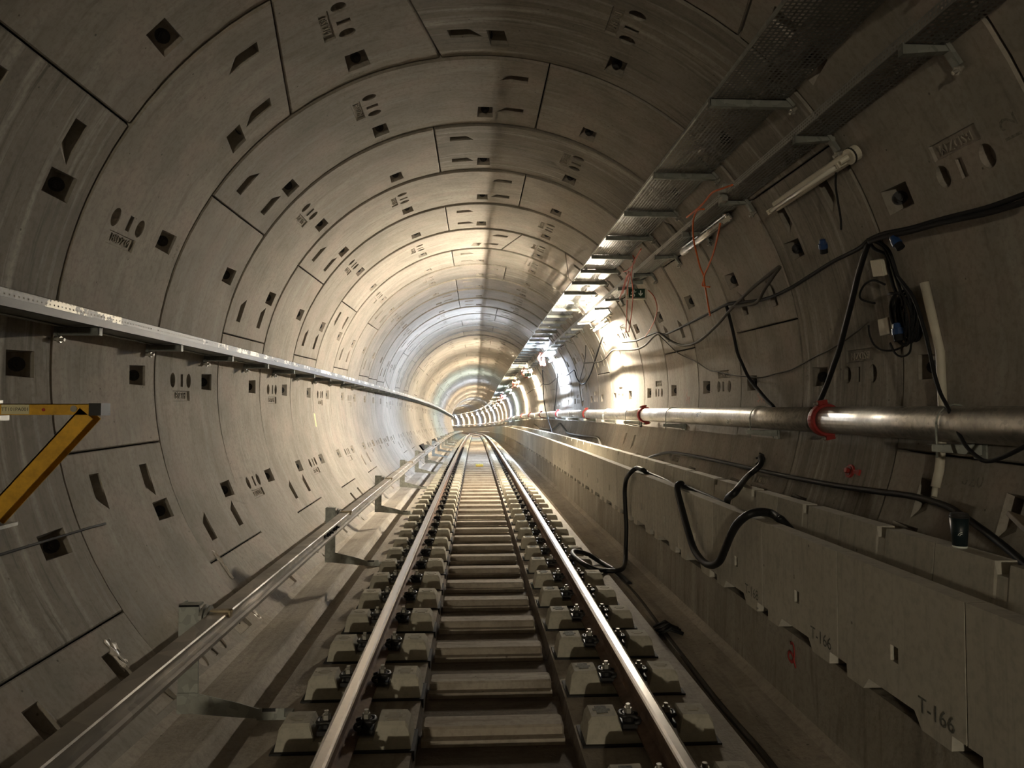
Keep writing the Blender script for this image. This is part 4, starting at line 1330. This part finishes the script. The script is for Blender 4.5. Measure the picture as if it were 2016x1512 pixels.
cable('tail', 0.007, M_CAB, 'lamp_cable', 'thin black flex drooping under the lower junction box', 'cable')
cable('tail2', 0.007, M_CAB, 'lamp_cable', 'short black flex loop hanging from the blue plug by the coil', 'cable')
cable('lampcord', 0.007, M_CAB, 'lamp_cable', 'black flex from the bare-tube lamp down to its blue plug', 'cable')
for k in ('orange1', 'orange2', 'orange3'):
    cable(k, 0.009, M_ORG, 'orange_cable', 'bright orange cable looping around the unlit silvery lamp', 'cable', 'orange cables by the silvery lamp')
for k in ('red1', 'red2', 'red3', 'red4', 'red5', 'red6'):
    cable(k, 0.009 if k != 'red4' else 0.007, M_REDC, 'red_cable', 'rusty red cable trailing from the bundle at the exit sign', 'cable', 'red cables by the exit sign')
for k, sgn in enumerate((23.6, 31.0, 40.0, 58.0, 66.0)):
    b = MB()
    rg = random.Random(k)
    for q in range(4):
        pts = [(rg.uniform(-0.1, 0.1), 0, 0.1), (rg.uniform(-0.2, 0.0), 0.05, -0.1), (rg.uniform(-0.15, 0.15), 0.0, -0.35), (rg.uniform(0.0, 0.2), 0.05, -0.05), (0.05, 0, 0.1)]
        b.tube(smooth_pts(pts, 4), 0.012, 5)
    tag(obj('red_cable_bundle', b.mesh('red_cable_bundle', M_REDC), None, place(sgn, 2.12, 3.33)), 'bundle of red cable loops hung over the narrow tray deep in the tunnel', 'cable bundle',
        'red cable bundles deep in the tunnel')
cable('cordA', 0.016, M_CAB, 'power_cable', 'dark cord hanging from a red bundle down to the trough', 'cable')
cable('cordB', 0.013, M_CAB, 'power_cable', 'dark cord dropping straight from a lamp to the water pipe', 'cable')
cable('cordC', 0.010, M_CABG, 'power_cable', 'grey cord hanging down the wall just past the brightest lamp', 'cable')
cable('far1', 0.016, M_CABG, 'power_cable', 'grey cable swagging between lamps farther down the wall', 'cable')
cable('hose_wall', 0.021, M_HOSE, 'water_hose', 'dark hose lying along the wall foot above the precast trough', 'hose')
cable('hose_far', 0.030, M_CABG, 'water_hose', 'grey hose rising over the wall foot farther along the trough', 'hose')
cable('hose1', 0.024, M_HOSE, 'water_hose', 'black hose hanging straight over the trough front down to the track floor', 'hose', n=10)
cable('hose2', 0.026, M_HOSE, 'water_hose', 'black hose hanging in a deep U over the trough panels', 'hose', n=10)
cable('hose3', 0.026, M_HOSE, 'water_hose', 'short black hose slanting from the trough to a wall fitting', 'hose', n=10)
cable('floor_cable', 0.017, M_CABG, 'floor_cable', 'dusty cable lying in the groove at the foot of the cast wall', 'cable')
b = MB()
for k in range(5):
    a = 2 * PI * k / 5
    b.tube([(0, 0, 0), (0.05 * math.cos(a), 0.05 * math.sin(a), 0.03), (0.07 * math.cos(a + 0.6), 0.06 * math.sin(a + 0.6), 0.055)], 0.012, 6)
b.tube([(0, 0, -0.01), (0, 0, 0.05)], 0.035, 10, smooth=False)
tag(obj('hose_fitting', b.mesh('hose_fitting', M_RUB), None, wall_frame(6.92, 105.6)), 'black clawed hose fitting on the wall at the slanting hose end', 'fitting')
b = MB(); b.bbox(-0.035, 0.035, -0.42, 0.42, -0.012, 0.012, 0.003)
tag(obj('timber_batten', b.mesh('timber_batten', plain('grey_timber', (0.24, 0.19, 0.135), 0.8, var=0.3, scale=5)), None,
        Matrix.Translation(W(2.95, 2.36, 0.86)) @ Matrix.Rotation(math.radians(-24), 4, 'Z') @ Matrix.Rotation(math.radians(9), 4, 'X') @ Matrix.Rotation(math.radians(20), 4, 'Y')),
    'grey timber batten leaning from the trough back wall against the lining', 'batten')
cable('rod', 0.008, M_INK, 'steel_rod', 'thin dark steel rod lying on the lining under the yellow bracket', 'rod', sub=1)
